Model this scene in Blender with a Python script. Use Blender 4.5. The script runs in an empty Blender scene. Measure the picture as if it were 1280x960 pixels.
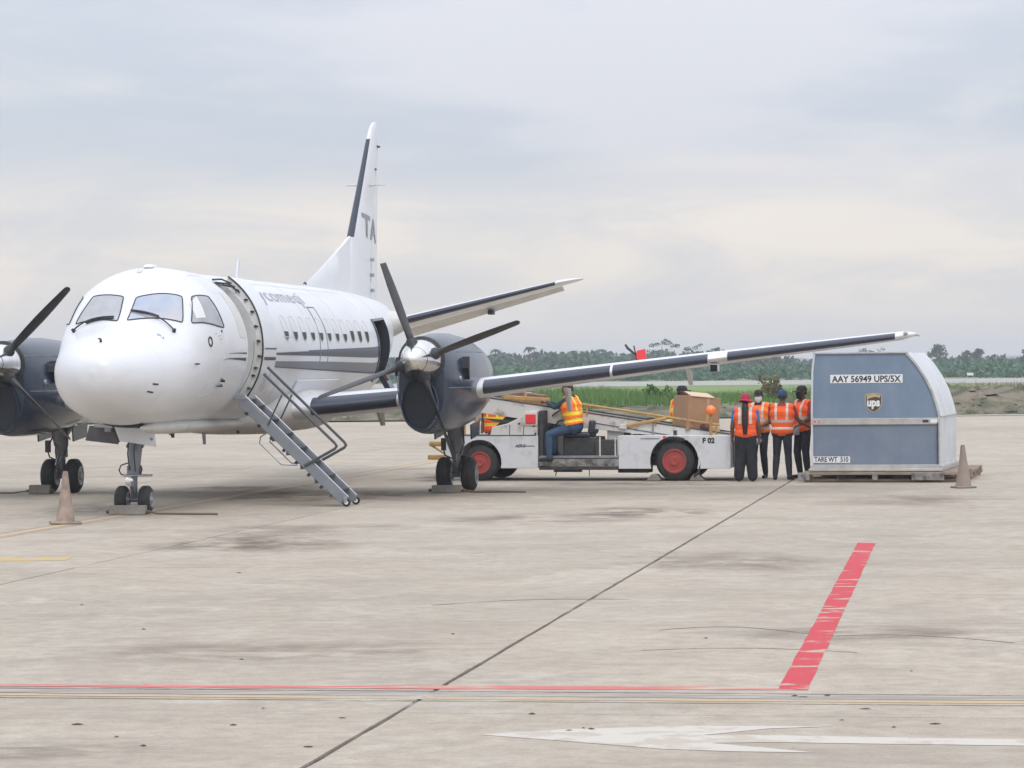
import bpy, bmesh, math, random
import numpy as np
from mathutils import Vector, Matrix

# ------------------------------------------------------------------ camera, world, sun, exposure
S = bpy.context.scene
COL = S.collection
EYE = 2.013609
FOCAL = 3700.0                     # in pixels of a 1280 wide frame
cam_data = bpy.data.cameras.new('camera')
cam_data.sensor_fit = 'HORIZONTAL'
cam_data.sensor_width = 36.0
cam_data.lens = 36.0 * FOCAL / 1280.0
cam_data.clip_start = 0.5
cam_data.clip_end = 9000
cam = bpy.data.objects.new('camera', cam_data)
COL.objects.link(cam)
PITCH = math.radians(0.30971)
ROLL = 0.0095
cam.location = (0, 0, EYE)
cam.rotation_mode = 'QUATERNION'
cam.rotation_quaternion = (Matrix.Rotation(math.pi / 2 - PITCH, 4, 'X') @ Matrix.Rotation(-ROLL, 4, 'Z')).to_quaternion()
S.camera = cam
S.view_settings.view_transform = 'Standard'
S.view_settings.look = 'None'
S.view_settings.exposure = 0.0
S.view_settings.gamma = 1.0

SUN_EL, SUN_AZ = math.radians(52), math.radians(168)   # azimuth clockwise from +Y (north)
world = bpy.data.worlds.new('World')
S.world = world
world.use_nodes = True
wn, wl = world.node_tree.nodes, world.node_tree.links
wn.clear()


def wnode(t, **kw):
    n = wn.new(t)
    for k, v in kw.items():
        setattr(n, k, v)
    return n


def wmath(op, a, b=None, clamp=False):
    n = wnode('ShaderNodeMath', operation=op, use_clamp=clamp)
    for i, v in enumerate((a, b)):
        if v is None:
            continue
        if isinstance(v, (int, float)):
            n.inputs[i].default_value = v
        else:
            wl.new(v, n.inputs[i])
    return n.outputs[0]


def wmix(fac, a, b, mode='MIX'):
    n = wnode('ShaderNodeMix', data_type='RGBA', blend_type=mode)
    for sock, v in ((n.inputs[0], fac), (n.inputs[6], a), (n.inputs[7], b)):
        if isinstance(v, (int, float)):
            sock.default_value = v
        elif isinstance(v, tuple):
            sock.default_value = v
        else:
            wl.new(v, sock)
    return n.outputs[2]


def build_world():
    sky = wnode('ShaderNodeTexSky', sky_type='NISHITA', sun_disc=False)
    sky.sun_elevation, sky.sun_rotation = SUN_EL, SUN_AZ
    sky.dust_density = 3.0
    tc = wnode('ShaderNodeTexCoord')
    sep = wnode('ShaderNodeSeparateXYZ')
    wl.new(tc.outputs['Generated'], sep.inputs[0])
    el = wmath('MAXIMUM', sep.outputs[2], 0.0)

    def noise(scale, loc, detail, rough, dist=0.0):
        mp = wnode('ShaderNodeMapping')
        mp.inputs['Scale'].default_value = scale
        mp.inputs['Location'].default_value = loc
        wl.new(tc.outputs['Generated'], mp.inputs[0])
        n = wnode('ShaderNodeTexNoise')
        n.inputs['Scale'].default_value = 1.0
        n.inputs['Detail'].default_value = detail
        n.inputs['Roughness'].default_value = rough
        n.inputs['Distortion'].default_value = dist
        wl.new(mp.outputs[0], n.inputs['Vector'])
        return n.outputs[0]
    n1 = noise((5.0, 5.0, 19.0), CLOUD_A, 5.0, 0.52, 0.3)
    n2 = noise((9.0, 9.0, 34.0), CLOUD_B, 6.0, 0.55, 0.6)
    n3 = noise((2.6, 2.6, 9.0), CLOUD_C, 4.0, 0.5, 0.2)

    def mr(v, a, b, lo=0.0, hi=1.0):
        m = wnode('ShaderNodeMapRange')
        m.interpolation_type = 'SMOOTHSTEP'
        for i, q in enumerate((a, b, lo, hi)):
            m.inputs[i + 1].default_value = q
        wl.new(v, m.inputs[0])
        return m.outputs[0]
    # a grey deck with a ragged base; under it the sky is pale and warm right down to the horizon
    deck = wmix(mr(n1, 0.42, 0.60), (0.550, 0.600, 0.680, 1), (0.670, 0.685, 0.745, 1))
    deck = wmix(mr(n2, 0.55, 0.80, 0.0, 0.6), deck, (0.74, 0.735, 0.74, 1))
    below = wmix(mr(n2, 0.40, 0.66), (0.710, 0.705, 0.72, 1), (0.88, 0.82, 0.755, 1))
    edge = wmath('ADD', el, wmath('MULTIPLY', wmath('SUBTRACT', n3, 0.5), 0.11))
    c = wmix(mr(edge, 0.040, 0.088), below, deck)
    c = wmix(mr(el, 0.0, 0.035, 0.75, 0.0), c, (0.80, 0.775, 0.755, 1))
    # overcast deck: brighter overhead than at the horizon
    g = wmath('ADD', wmath('MULTIPLY', el, SKY_TOP), 1.0)
    gc = wnode('ShaderNodeCombineXYZ')
    for i in range(3):
        wl.new(g, gc.inputs[i])
    c = wmix(1.0, c, gc.outputs[0], 'MULTIPLY')
    c10 = wmix(1.0, c, (10, 10, 10, 1), 'MULTIPLY')
    full = wmix(0.93, sky.outputs[0], c10)
    bg = wnode('ShaderNodeBackground')
    bg.inputs[1].default_value = 0.1
    wl.new(full, bg.inputs[0])
    out = wnode('ShaderNodeOutputWorld')
    wl.new(bg.outputs[0], out.inputs[0])


CLOUD_A, CLOUD_B, SKY_TOP = (4.3, 4.2, 5.9), (8.4, 3.2, 2.15), 1.85
CLOUD_C = (6.2, 3.4, 1.6)
build_world()
sun_data = bpy.data.lights.new('sun', 'SUN')
sun_data.energy = 0.95
sun_data.angle = math.radians(14)
sun_data.color = (1.0, 0.95, 0.88)
sun = bpy.data.objects.new('sun', sun_data)
COL.objects.link(sun)
_d = Vector((math.sin(SUN_AZ) * math.cos(SUN_EL), math.cos(SUN_AZ) * math.cos(SUN_EL), math.sin(SUN_EL)))
sun.rotation_euler = (-_d).to_track_quat('-Z', 'Y').to_euler()
sun.location = (0, -20, 60)

# ------------------------------------------------------------------ materials
MATS = {}


def mat(name, col, rough=0.5, metal=0.0, col2=None, scale=4.0, mixlo=0.35, mixhi=0.7, bump=0.0, bscale=None,
        stretch=(1, 1, 1), coat=0.0, spec=0.5, detail=5.0, jitter=0.0, sheen=0.0):
    m = bpy.data.materials.new(name)
    m.use_nodes = True
    nt = m.node_tree
    N, L = nt.nodes, nt.links
    b = N['Principled BSDF']
    b.inputs['Base Color'].default_value = (*col, 1)
    b.inputs['Roughness'].default_value = rough
    b.inputs['Metallic'].default_value = metal
    b.inputs['Specular IOR Level'].default_value = spec
    b.inputs['Coat Weight'].default_value = coat
    b.inputs['Coat Roughness'].default_value = 0.12
    b.inputs['Sheen Weight'].default_value = sheen
    tc = N.new('ShaderNodeTexCoord')
    mp = N.new('ShaderNodeMapping')
    mp.inputs['Scale'].default_value = stretch
    L.new(tc.outputs['Object'], mp.inputs[0])
    colout = None
    if col2 is not None:
        n = N.new('ShaderNodeTexNoise')
        n.inputs['Scale'].default_value = scale
        n.inputs['Detail'].default_value = detail
        n.inputs['Roughness'].default_value = 0.6
        L.new(mp.outputs[0], n.inputs['Vector'])
        r = N.new('ShaderNodeMapRange')
        r.inputs[1].default_value, r.inputs[2].default_value = mixlo, mixhi
        L.new(n.outputs[0], r.inputs[0])
        x = N.new('ShaderNodeMix')
        x.data_type = 'RGBA'
        x.inputs[6].default_value = (*col, 1)
        x.inputs[7].default_value = (*col2, 1)
        L.new(r.outputs[0], x.inputs[0])
        colout = x.outputs[2]
    if jitter > 0:
        oi = N.new('ShaderNodeObjectInfo')
        hs = N.new('ShaderNodeHueSaturation')
        r2 = N.new('ShaderNodeMapRange')
        r2.inputs[3].default_value, r2.inputs[4].default_value = 1 - jitter, 1 + jitter
        L.new(oi.outputs['Random'], r2.inputs[0])
        L.new(r2.outputs[0], hs.inputs['Value'])
        if colout is not None:
            L.new(colout, hs.inputs['Color'])
        else:
            hs.inputs['Color'].default_value = (*col, 1)
        colout = hs.outputs[0]
    if colout is not None:
        L.new(colout, b.inputs['Base Color'])
    if bump > 0:
        n = N.new('ShaderNodeTexNoise')
        n.inputs['Scale'].default_value = bscale or scale * 6
        n.inputs['Detail'].default_value = 4
        L.new(mp.outputs[0], n.inputs['Vector'])
        bp = N.new('ShaderNodeBump')
        bp.inputs['Strength'].default_value = bump
        bp.inputs['Distance'].default_value = 0.02
        L.new(n.outputs[0], bp.inputs['Height'])
        L.new(bp.outputs[0], b.inputs['Normal'])
    MATS[name] = m
    return m


def leafmat(name, a, b_, c_, scale=0.3):
    """foliage: three tones in clumps"""
    m = mat(name, a, rough=0.75, col2=b_, scale=scale, mixlo=0.35, mixhi=0.65, spec=0.15)
    nt = m.node_tree
    N, L = nt.nodes, nt.links
    b = N['Principled BSDF']
    src = b.inputs['Base Color'].links[0].from_socket
    n = N.new('ShaderNodeTexNoise')
    n.inputs['Scale'].default_value = scale * 5
    tc = N.new('ShaderNodeTexCoord')
    L.new(tc.outputs['Object'], n.inputs['Vector'])
    r = N.new('ShaderNodeMapRange')
    r.inputs[1].default_value, r.inputs[2].default_value = 0.45, 0.7
    L.new(n.outputs[0], r.inputs[0])
    x = N.new('ShaderNodeMix')
    x.data_type = 'RGBA'
    x.inputs[7].default_value = (*c_, 1)
    L.new(src, x.inputs[6])
    L.new(r.outputs[0], x.inputs[0])
    L.new(x.outputs[2], b.inputs['Base Color'])
    return m


mat('white_paint', (0.70, 0.71, 0.74), 0.35, col2=(0.60, 0.60, 0.60), scale=1.9, coat=0.25, mixlo=0.5, mixhi=0.95, stretch=(1, 0.45, 1.2), bump=0.04, bscale=1.3)
mat('grey_white_paint', (0.62, 0.61, 0.58), 0.42, col2=(0.50, 0.48, 0.45), scale=3.0, mixlo=0.45, mixhi=0.8)
mat('seam', (0.50, 0.50, 0.52), 0.6)
mat('faint_seam', (0.63, 0.63, 0.65), 0.5)
mat('intake_dark', (0.007, 0.011, 0.019), 0.6)  # near-black in place of the shade inside the chin intake
mat('seam_dark', (0.22, 0.22, 0.23), 0.6)
mat('boot_rubber', (0.024, 0.030, 0.052), 0.38, col2=(0.036, 0.044, 0.070), scale=3.0, stretch=(0.4, 3, 3))
mat('navy_paint', (0.022, 0.034, 0.058), 0.24, col2=(0.034, 0.048, 0.074), scale=2.0, coat=0.15, spec=0.4)
mat('stripe_navy', (0.045, 0.055, 0.085), 0.4)
mat('stripe_grey', (0.17, 0.18, 0.21), 0.4)
mat('stripe_blue', (0.075, 0.09, 0.135), 0.4)
mat('side_letter', (0.36, 0.37, 0.40), 0.5)
mat('letter_grey', (0.26, 0.27, 0.30), 0.5)
mat('polished_metal', (0.80, 0.79, 0.77), 0.16, metal=1.0, col2=(0.68, 0.66, 0.63), scale=5, bump=0.05)
mat('dull_metal', (0.42, 0.43, 0.45), 0.42, metal=0.8, col2=(0.30, 0.31, 0.33), scale=9)
mat('strut_grey', (0.16, 0.17, 0.19), 0.45, metal=0.3, col2=(0.24, 0.25, 0.27), scale=7)
mat('blade_black', (0.022, 0.022, 0.026), 0.42, col2=(0.05, 0.045, 0.045), scale=4)
mat('blade_tip', (0.62, 0.60, 0.54), 0.5)
mat('tyre', (0.022, 0.022, 0.025), 0.78, col2=(0.045, 0.043, 0.042), scale=9, bump=0.2)
mat('rim_grey', (0.32, 0.33, 0.35), 0.45, metal=0.4)
mat('dark_cavity', (0.012, 0.013, 0.016), 0.8)
mat('dark_trim', (0.03, 0.032, 0.038), 0.5)
mat('cabin_lining', (0.60, 0.60, 0.59), 0.6, col2=(0.50, 0.50, 0.49), scale=3)
mat('door_edge', (0.62, 0.62, 0.60), 0.5, col2=(0.5, 0.5, 0.48), scale=8)
mat('stair_grey', (0.23, 0.25, 0.29), 0.45, metal=0.35, col2=(0.27, 0.285, 0.31), scale=7)
mat('tread', (0.085, 0.09, 0.105), 0.8, bump=0.3, bscale=120)
mat('hand_rail', (0.085, 0.09, 0.10), 0.4, metal=0.3)
mat('gear_door_dark', (0.10, 0.10, 0.11), 0.55, col2=(0.16, 0.155, 0.15), scale=6)
mat('red_plastic', (0.75, 0.045, 0.05), 0.5)
mat('shade_white', (0.70, 0.70, 0.71), 0.6)
mat('lens', (0.35, 0.36, 0.38), 0.08, coat=1.0)
mat('loader_white', (0.66, 0.67, 0.69), 0.5, col2=(0.40, 0.37, 0.34), scale=3.6, mixlo=0.50, mixhi=0.88, bump=0.12)
mat('loader_worn', (0.60, 0.58, 0.55), 0.6, col2=(0.33, 0.25, 0.20), scale=5.5, mixlo=0.55, mixhi=0.72)
mat('loader_black', (0.03, 0.032, 0.036), 0.6, col2=(0.07, 0.065, 0.06), scale=8)
mat('grime_metal', (0.30, 0.285, 0.27), 0.7, col2=(0.10, 0.09, 0.085), scale=7, mixlo=0.42, mixhi=0.62)
mat('rail_yellow', (0.50, 0.30, 0.085), 0.6, col2=(0.36, 0.22, 0.09), scale=8)
mat('rim_red', (0.42, 0.06, 0.048), 0.6, col2=(0.30, 0.07, 0.06), scale=12)
mat('belt_rubber', (0.05, 0.05, 0.052), 0.85)
mat('seat_vinyl', (0.035, 0.04, 0.048), 0.5)
mat('beacon_orange', (0.95, 0.20, 0.02), 0.15, coat=0.8)
mat('cardboard', (0.40, 0.235, 0.135), 0.8, col2=(0.345, 0.20, 0.115), scale=3)
mat('cardboard_dark', (0.22, 0.115, 0.09), 0.8)
mat('cardboard_light', (0.60, 0.45, 0.30), 0.8)
mat('packing_tape', (0.48, 0.32, 0.19), 0.3)
mat('bag_maroon', (0.13, 0.055, 0.055), 0.7)
mat('container_blue', (0.165, 0.225, 0.315), 0.55, col2=(0.215, 0.275, 0.365), scale=2.4, stretch=(1, 1, 0.5), bump=0.25, bscale=2.2)
mat('container_lower', (0.165, 0.205, 0.275), 0.5, col2=(0.21, 0.25, 0.315), scale=2.6, bump=0.08, bscale=3)
mat('aluminium', (0.60, 0.59, 0.57), 0.42, metal=0.55, col2=(0.46, 0.45, 0.43), scale=6)
mat('container_shell', (0.64, 0.66, 0.69), 0.5, col2=(0.52, 0.53, 0.55), scale=2.5, bump=0.1, bscale=3)
mat('label_white', (0.78, 0.79, 0.80), 0.55)
mat('ink_black', (0.015, 0.016, 0.02), 0.6)
mat('emblem_brown', (0.085, 0.055, 0.03), 0.45)
mat('emblem_gold', (0.50, 0.40, 0.24), 0.45)
mat('old_wood', (0.34, 0.27, 0.21), 0.85, col2=(0.22, 0.165, 0.125), scale=6, stretch=(0.6, 4, 4), bump=0.3)
mat('cone_dusty', (0.37, 0.275, 0.215), 0.85, col2=(0.22, 0.175, 0.15), scale=7, mixlo=0.38, mixhi=0.62, bump=0.2)
mat('cone_worn', (0.30, 0.225, 0.19), 0.85, col2=(0.23, 0.20, 0.175), scale=7, bump=0.2)
mat('chock', (0.20, 0.185, 0.165), 0.85, col2=(0.27, 0.245, 0.21), scale=9, bump=0.3)
mat('rope', (0.16, 0.11, 0.08), 0.9)
mat('skin_brown', (0.17, 0.085, 0.052), 0.55, spec=0.3)
mat('skin_dark', (0.085, 0.045, 0.03), 0.55, spec=0.3)
mat('hair_black', (0.012, 0.011, 0.011), 0.6)
mat('cloth_orange', (0.95, 0.135, 0.028), 0.8, col2=(0.85, 0.10, 0.02), scale=9, bump=0.6, bscale=22)
mat('cloth_amber', (0.98, 0.23, 0.03), 0.8, col2=(0.90, 0.17, 0.02), scale=9, bump=0.6, bscale=22)
mat('band_silver', (0.62, 0.54, 0.47), 0.5)
mat('band_yellow', (0.92, 0.72, 0.04), 0.6)
mat('cloth_navy', (0.020, 0.024, 0.036), 0.85, col2=(0.032, 0.037, 0.05), scale=8, bump=0.6, bscale=20)
mat('cloth_black', (0.012, 0.013, 0.017), 0.85, col2=(0.022, 0.023, 0.028), scale=8, bump=0.6, bscale=20)
mat('cloth_denim', (0.032, 0.065, 0.125), 0.85, col2=(0.05, 0.09, 0.16), scale=8, bump=0.6, bscale=20)
mat('cloth_teal', (0.02, 0.045, 0.06), 0.85)
mat('cloth_blue', (0.03, 0.16, 0.42), 0.85)
mat('cloth_red', (0.34, 0.025, 0.04), 0.85)
mat('cloth_hat', (0.42, 0.02, 0.06), 0.85)
mat('cap_blue', (0.022, 0.06, 0.145), 0.8)
mat('cap_black', (0.016, 0.018, 0.022), 0.8)
mat('mask_white', (0.72, 0.76, 0.80), 0.8)
mat('shoe_black', (0.012, 0.012, 0.013), 0.6)
mat('eye_dark', (0.01, 0.008, 0.007), 0.2)
mat('pouch_grey', (0.42, 0.43, 0.44), 0.8, col2=(0.3, 0.31, 0.32), scale=9)
mat('bark', (0.10, 0.08, 0.065), 0.9)
leafmat('leaf_forest', (0.050, 0.105, 0.075), (0.070, 0.130, 0.085), (0.038, 0.080, 0.062), 0.12)
leafmat('leaf_shrub', (0.070, 0.155, 0.090), (0.090, 0.175, 0.100), (0.054, 0.120, 0.075), 0.2)
leafmat('leaf_tree', (0.048, 0.095, 0.060), (0.068, 0.120, 0.072), (0.034, 0.070, 0.046), 0.5)
leafmat('grass_tall', (0.085, 0.190, 0.050), (0.125, 0.235, 0.065), (0.185, 0.235, 0.090), 0.25)
leafmat('grass_dry', (0.20, 0.175, 0.085), (0.13, 0.15, 0.06), (0.28, 0.23, 0.13), 0.4)


def glassmat(name, base, alt, scale):
    m = mat(name, base, rough=0.06, col2=alt, scale=scale, spec=0.7, coat=1.0, mixlo=0.38, mixhi=0.66, detail=2)
    m.node_tree.nodes['Principled BSDF'].inputs['Coat Roughness'].default_value = 0.02
    return m


glassmat('glass_grey', (0.26, 0.27, 0.29), (0.38, 0.385, 0.40), 1.6)
glassmat('glass_reflect_tint', (0.30, 0.36, 0.47), (0.46, 0.43, 0.46), 2.2)  # blue and mauve tints stand in for coloured reflections in the pane
glassmat('glass_side', (0.20, 0.21, 0.23), (0.40, 0.40, 0.41), 1.2)
mat('glass_dark', (0.012, 0.014, 0.018), 0.35, col2=(0.02, 0.024, 0.03), scale=2.0, spec=0.12)


def concrete():
    m = mat('concrete', (0.40, 0.36, 0.32), 0.82, spec=0.3)
    nt = m.node_tree
    N, L = nt.nodes, nt.links
    b = N['Principled BSDF']
    geo = N.new('ShaderNodeNewGeometry')
    oi = N.new('ShaderNodeObjectInfo')

    def noise(scale, detail, stretch=(1, 1, 1), rough=0.6, dist=0.0):
        mp = N.new('ShaderNodeMapping')
        mp.inputs['Scale'].default_value = stretch
        mp.inputs['Rotation'].default_value = (0, 0, 0.16)
        L.new(geo.outputs['Position'], mp.inputs[0])
        n = N.new('ShaderNodeTexNoise')
        n.inputs['Scale'].default_value = scale
        n.inputs['Detail'].default_value = detail
        n.inputs['Roughness'].default_value = rough
        n.inputs['Distortion'].default_value = dist
        L.new(mp.outputs[0], n.inputs['Vector'])
        return n.outputs[0]

    def rng(v, a, b_, c=0.0, d=1.0):
        r = N.new('ShaderNodeMapRange')
        for i, q in enumerate((a, b_, c, d)):
            r.inputs[i + 1].default_value = q
        L.new(v, r.inputs[0])
        return r.outputs[0]

    def mix(f, a, b_, mode='MIX'):
        x = N.new('ShaderNodeMix')
        x.data_type = 'RGBA'
        x.blend_type = mode
        for s, v in ((x.inputs[0], f), (x.inputs[6], a), (x.inputs[7], b_)):
            if isinstance(v, tuple):
                s.default_value = (*v, 1)
            elif isinstance(v, float):
                s.default_value = v
            else:
                L.new(v, s)
        return x.outputs[2]
    c = mix(rng(noise(0.09, 5, rough=0.65), 0.35, 0.65), (0.405, 0.352, 0.284), (0.468, 0.402, 0.314))
    c = mix(rng(noise(0.55, 6, (1, 1.6, 1), 0.7, 0.4), 0.47, 0.70, 0, 0.62), c, (0.275, 0.235, 0.190))   # dark worn stains
    c = mix(rng(noise(0.8, 6, (1.3, 0.7, 1), 0.7), 0.50, 0.74, 0, 0.55), c, (0.545, 0.50, 0.43))        # pale scuffs
    c = mix(rng(noise(1.7, 7, (0.8, 1.2, 1), 0.72, 1.2), 0.54, 0.66, 0, 0.38), c, (0.31, 0.265, 0.215))    # blotches with ragged edges
    c = mix(rng(noise(0.33, 7, (1, 1, 1), 0.75, 1.5), 0.55, 0.60, 0, 0.45), c, (0.53, 0.475, 0.395))   # thin pale skim patches
    c = mix(rng(noise(5.0, 5, rough=0.7), 0.40, 0.70, 0, 0.6), c, (0.28, 0.235, 0.195))
    c = mix(rng(noise(38.0, 3), 0.52, 0.72, 0, 0.45), c, (0.21, 0.185, 0.16))
    hs = N.new('ShaderNodeHueSaturation')
    L.new(rng(oi.outputs['Random'], 0, 1, 0.955, 1.045), hs.inputs['Value'])
    L.new(c, hs.inputs['Color'])
    L.new(hs.outputs[0], b.inputs['Base Color'])
    bp = N.new('ShaderNodeBump')
    bp.inputs['Strength'].default_value = 0.35
    bp.inputs['Distance'].default_value = 0.01
    L.new(noise(60.0, 4), bp.inputs['Height'])
    L.new(bp.outputs[0], b.inputs['Normal'])


concrete()


def paintmat(name, col, under, wear, scale=4.0, stretch=(1, 1, 1)):
    """road paint worn through to the slab below"""
    mat(name, col, 0.75, col2=under, scale=scale, mixlo=wear, mixhi=wear + 0.05, stretch=stretch, detail=8, spec=0.3)


paintmat('paint_red', (0.50, 0.052, 0.066), (0.46, 0.35, 0.28), 0.55, 2.2, (0.9, 1.8, 1))
paintmat('paint_red_faded', (0.52, 0.155, 0.145), (0.48, 0.37, 0.30), 0.52, 2.0, (0.5, 6, 1))
paintmat('paint_white_faded', (0.53, 0.485, 0.43), (0.45, 0.395, 0.33), 0.50, 3.0)
paintmat('paint_yellow', (0.50, 0.36, 0.12), (0.42, 0.35, 0.27), 0.50, 3.5, (1, 1, 1))
paintmat('paint_yellow_faded', (0.50, 0.355, 0.18), (0.42, 0.36, 0.28), 0.52, 2.0, (0.5, 4, 1))
paintmat('paint_grey_line', (0.29, 0.255, 0.225), (0.38, 0.34, 0.30), 0.50, 2.0, (0.5, 4, 1))
paintmat('crack_dark', (0.13, 0.11, 0.10), (0.30, 0.27, 0.24), 0.55, 6.0, (1, 1, 1))
mat('joint_filler', (0.075, 0.058, 0.048), 0.95, col2=(0.2, 0.17, 0.15), scale=2.5)


def stainmat(name, col, amount, scale):
    """soft-edged stain soaked into the slab, thin enough to let the concrete show"""
    m = bpy.data.materials.new(name)
    m.use_nodes = True
    nt = m.node_tree
    N, L = nt.nodes, nt.links
    b = N['Principled BSDF']
    b.inputs['Base Color'].default_value = (*col, 1)
    b.inputs['Roughness'].default_value = 0.8
    b.inputs['Specular IOR Level'].default_value = 0.25
    tc = N.new('ShaderNodeTexCoord')
    ln = N.new('ShaderNodeVectorMath')
    ln.operation = 'LENGTH'
    L.new(tc.outputs['Object'], ln.inputs[0])
    n = N.new('ShaderNodeTexNoise')
    n.inputs['Scale'].default_value = scale
    n.inputs['Detail'].default_value = 7
    n.inputs['Roughness'].default_value = 0.68
    oi = N.new('ShaderNodeObjectInfo')
    ad = N.new('ShaderNodeVectorMath')
    L.new(tc.outputs['Object'], ad.inputs[0])
    L.new(oi.outputs['Location'], ad.inputs[1])
    L.new(ad.outputs[0], n.inputs['Vector'])
    r1 = N.new('ShaderNodeMapRange')
    r1.interpolation_type = 'SMOOTHSTEP'
    r1.inputs[1].default_value, r1.inputs[2].default_value = 0.25, 1.0
    r1.inputs[3].default_value, r1.inputs[4].default_value = 1.0, 0.0
    L.new(ln.outputs['Value'], r1.inputs[0])
    r2 = N.new('ShaderNodeMapRange')
    r2.inputs[1].default_value, r2.inputs[2].default_value = 0.42, 0.62
    L.new(n.outputs[0], r2.inputs[0])
    mu = N.new('ShaderNodeMath')
    mu.operation = 'MULTIPLY'
    L.new(r1.outputs[0], mu.inputs[0])
    L.new(r2.outputs[0], mu.inputs[1])
    m2 = N.new('ShaderNodeMath')
    m2.operation = 'MULTIPLY'
    m2.inputs[1].default_value = amount
    L.new(mu.outputs[0], m2.inputs[0])
    L.new(m2.outputs[0], b.inputs['Alpha'])
    MATS[name] = m


stainmat('oil_stain', (0.18, 0.135, 0.105), 0.62, 2.2)
stainmat('damp_stain', (0.25, 0.20, 0.16), 0.5, 1.6)
stainmat('pale_stain', (0.60, 0.55, 0.47), 0.65, 1.8)
mat('runway_asphalt', (0.36, 0.345, 0.325), 0.9, col2=(0.30, 0.285, 0.27), scale=0.1)
mat('field_grass', (0.145, 0.235, 0.070), 0.95, col2=(0.22, 0.255, 0.105), scale=0.06, spec=0.1, bump=0.6, bscale=3, stretch=(1, 1, 1))
mat('rubble', (0.21, 0.18, 0.135), 0.95, col2=(0.095, 0.10, 0.062), scale=0.8, mixlo=0.42, mixhi=0.6, bump=1.0, bscale=4, spec=0.1)
mat('hill_green', (0.07, 0.11, 0.06), 0.95, col2=(0.045, 0.075, 0.045), scale=0.02, spec=0.1)
mat('litter_brown', (0.09, 0.06, 0.045), 0.9)

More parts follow.
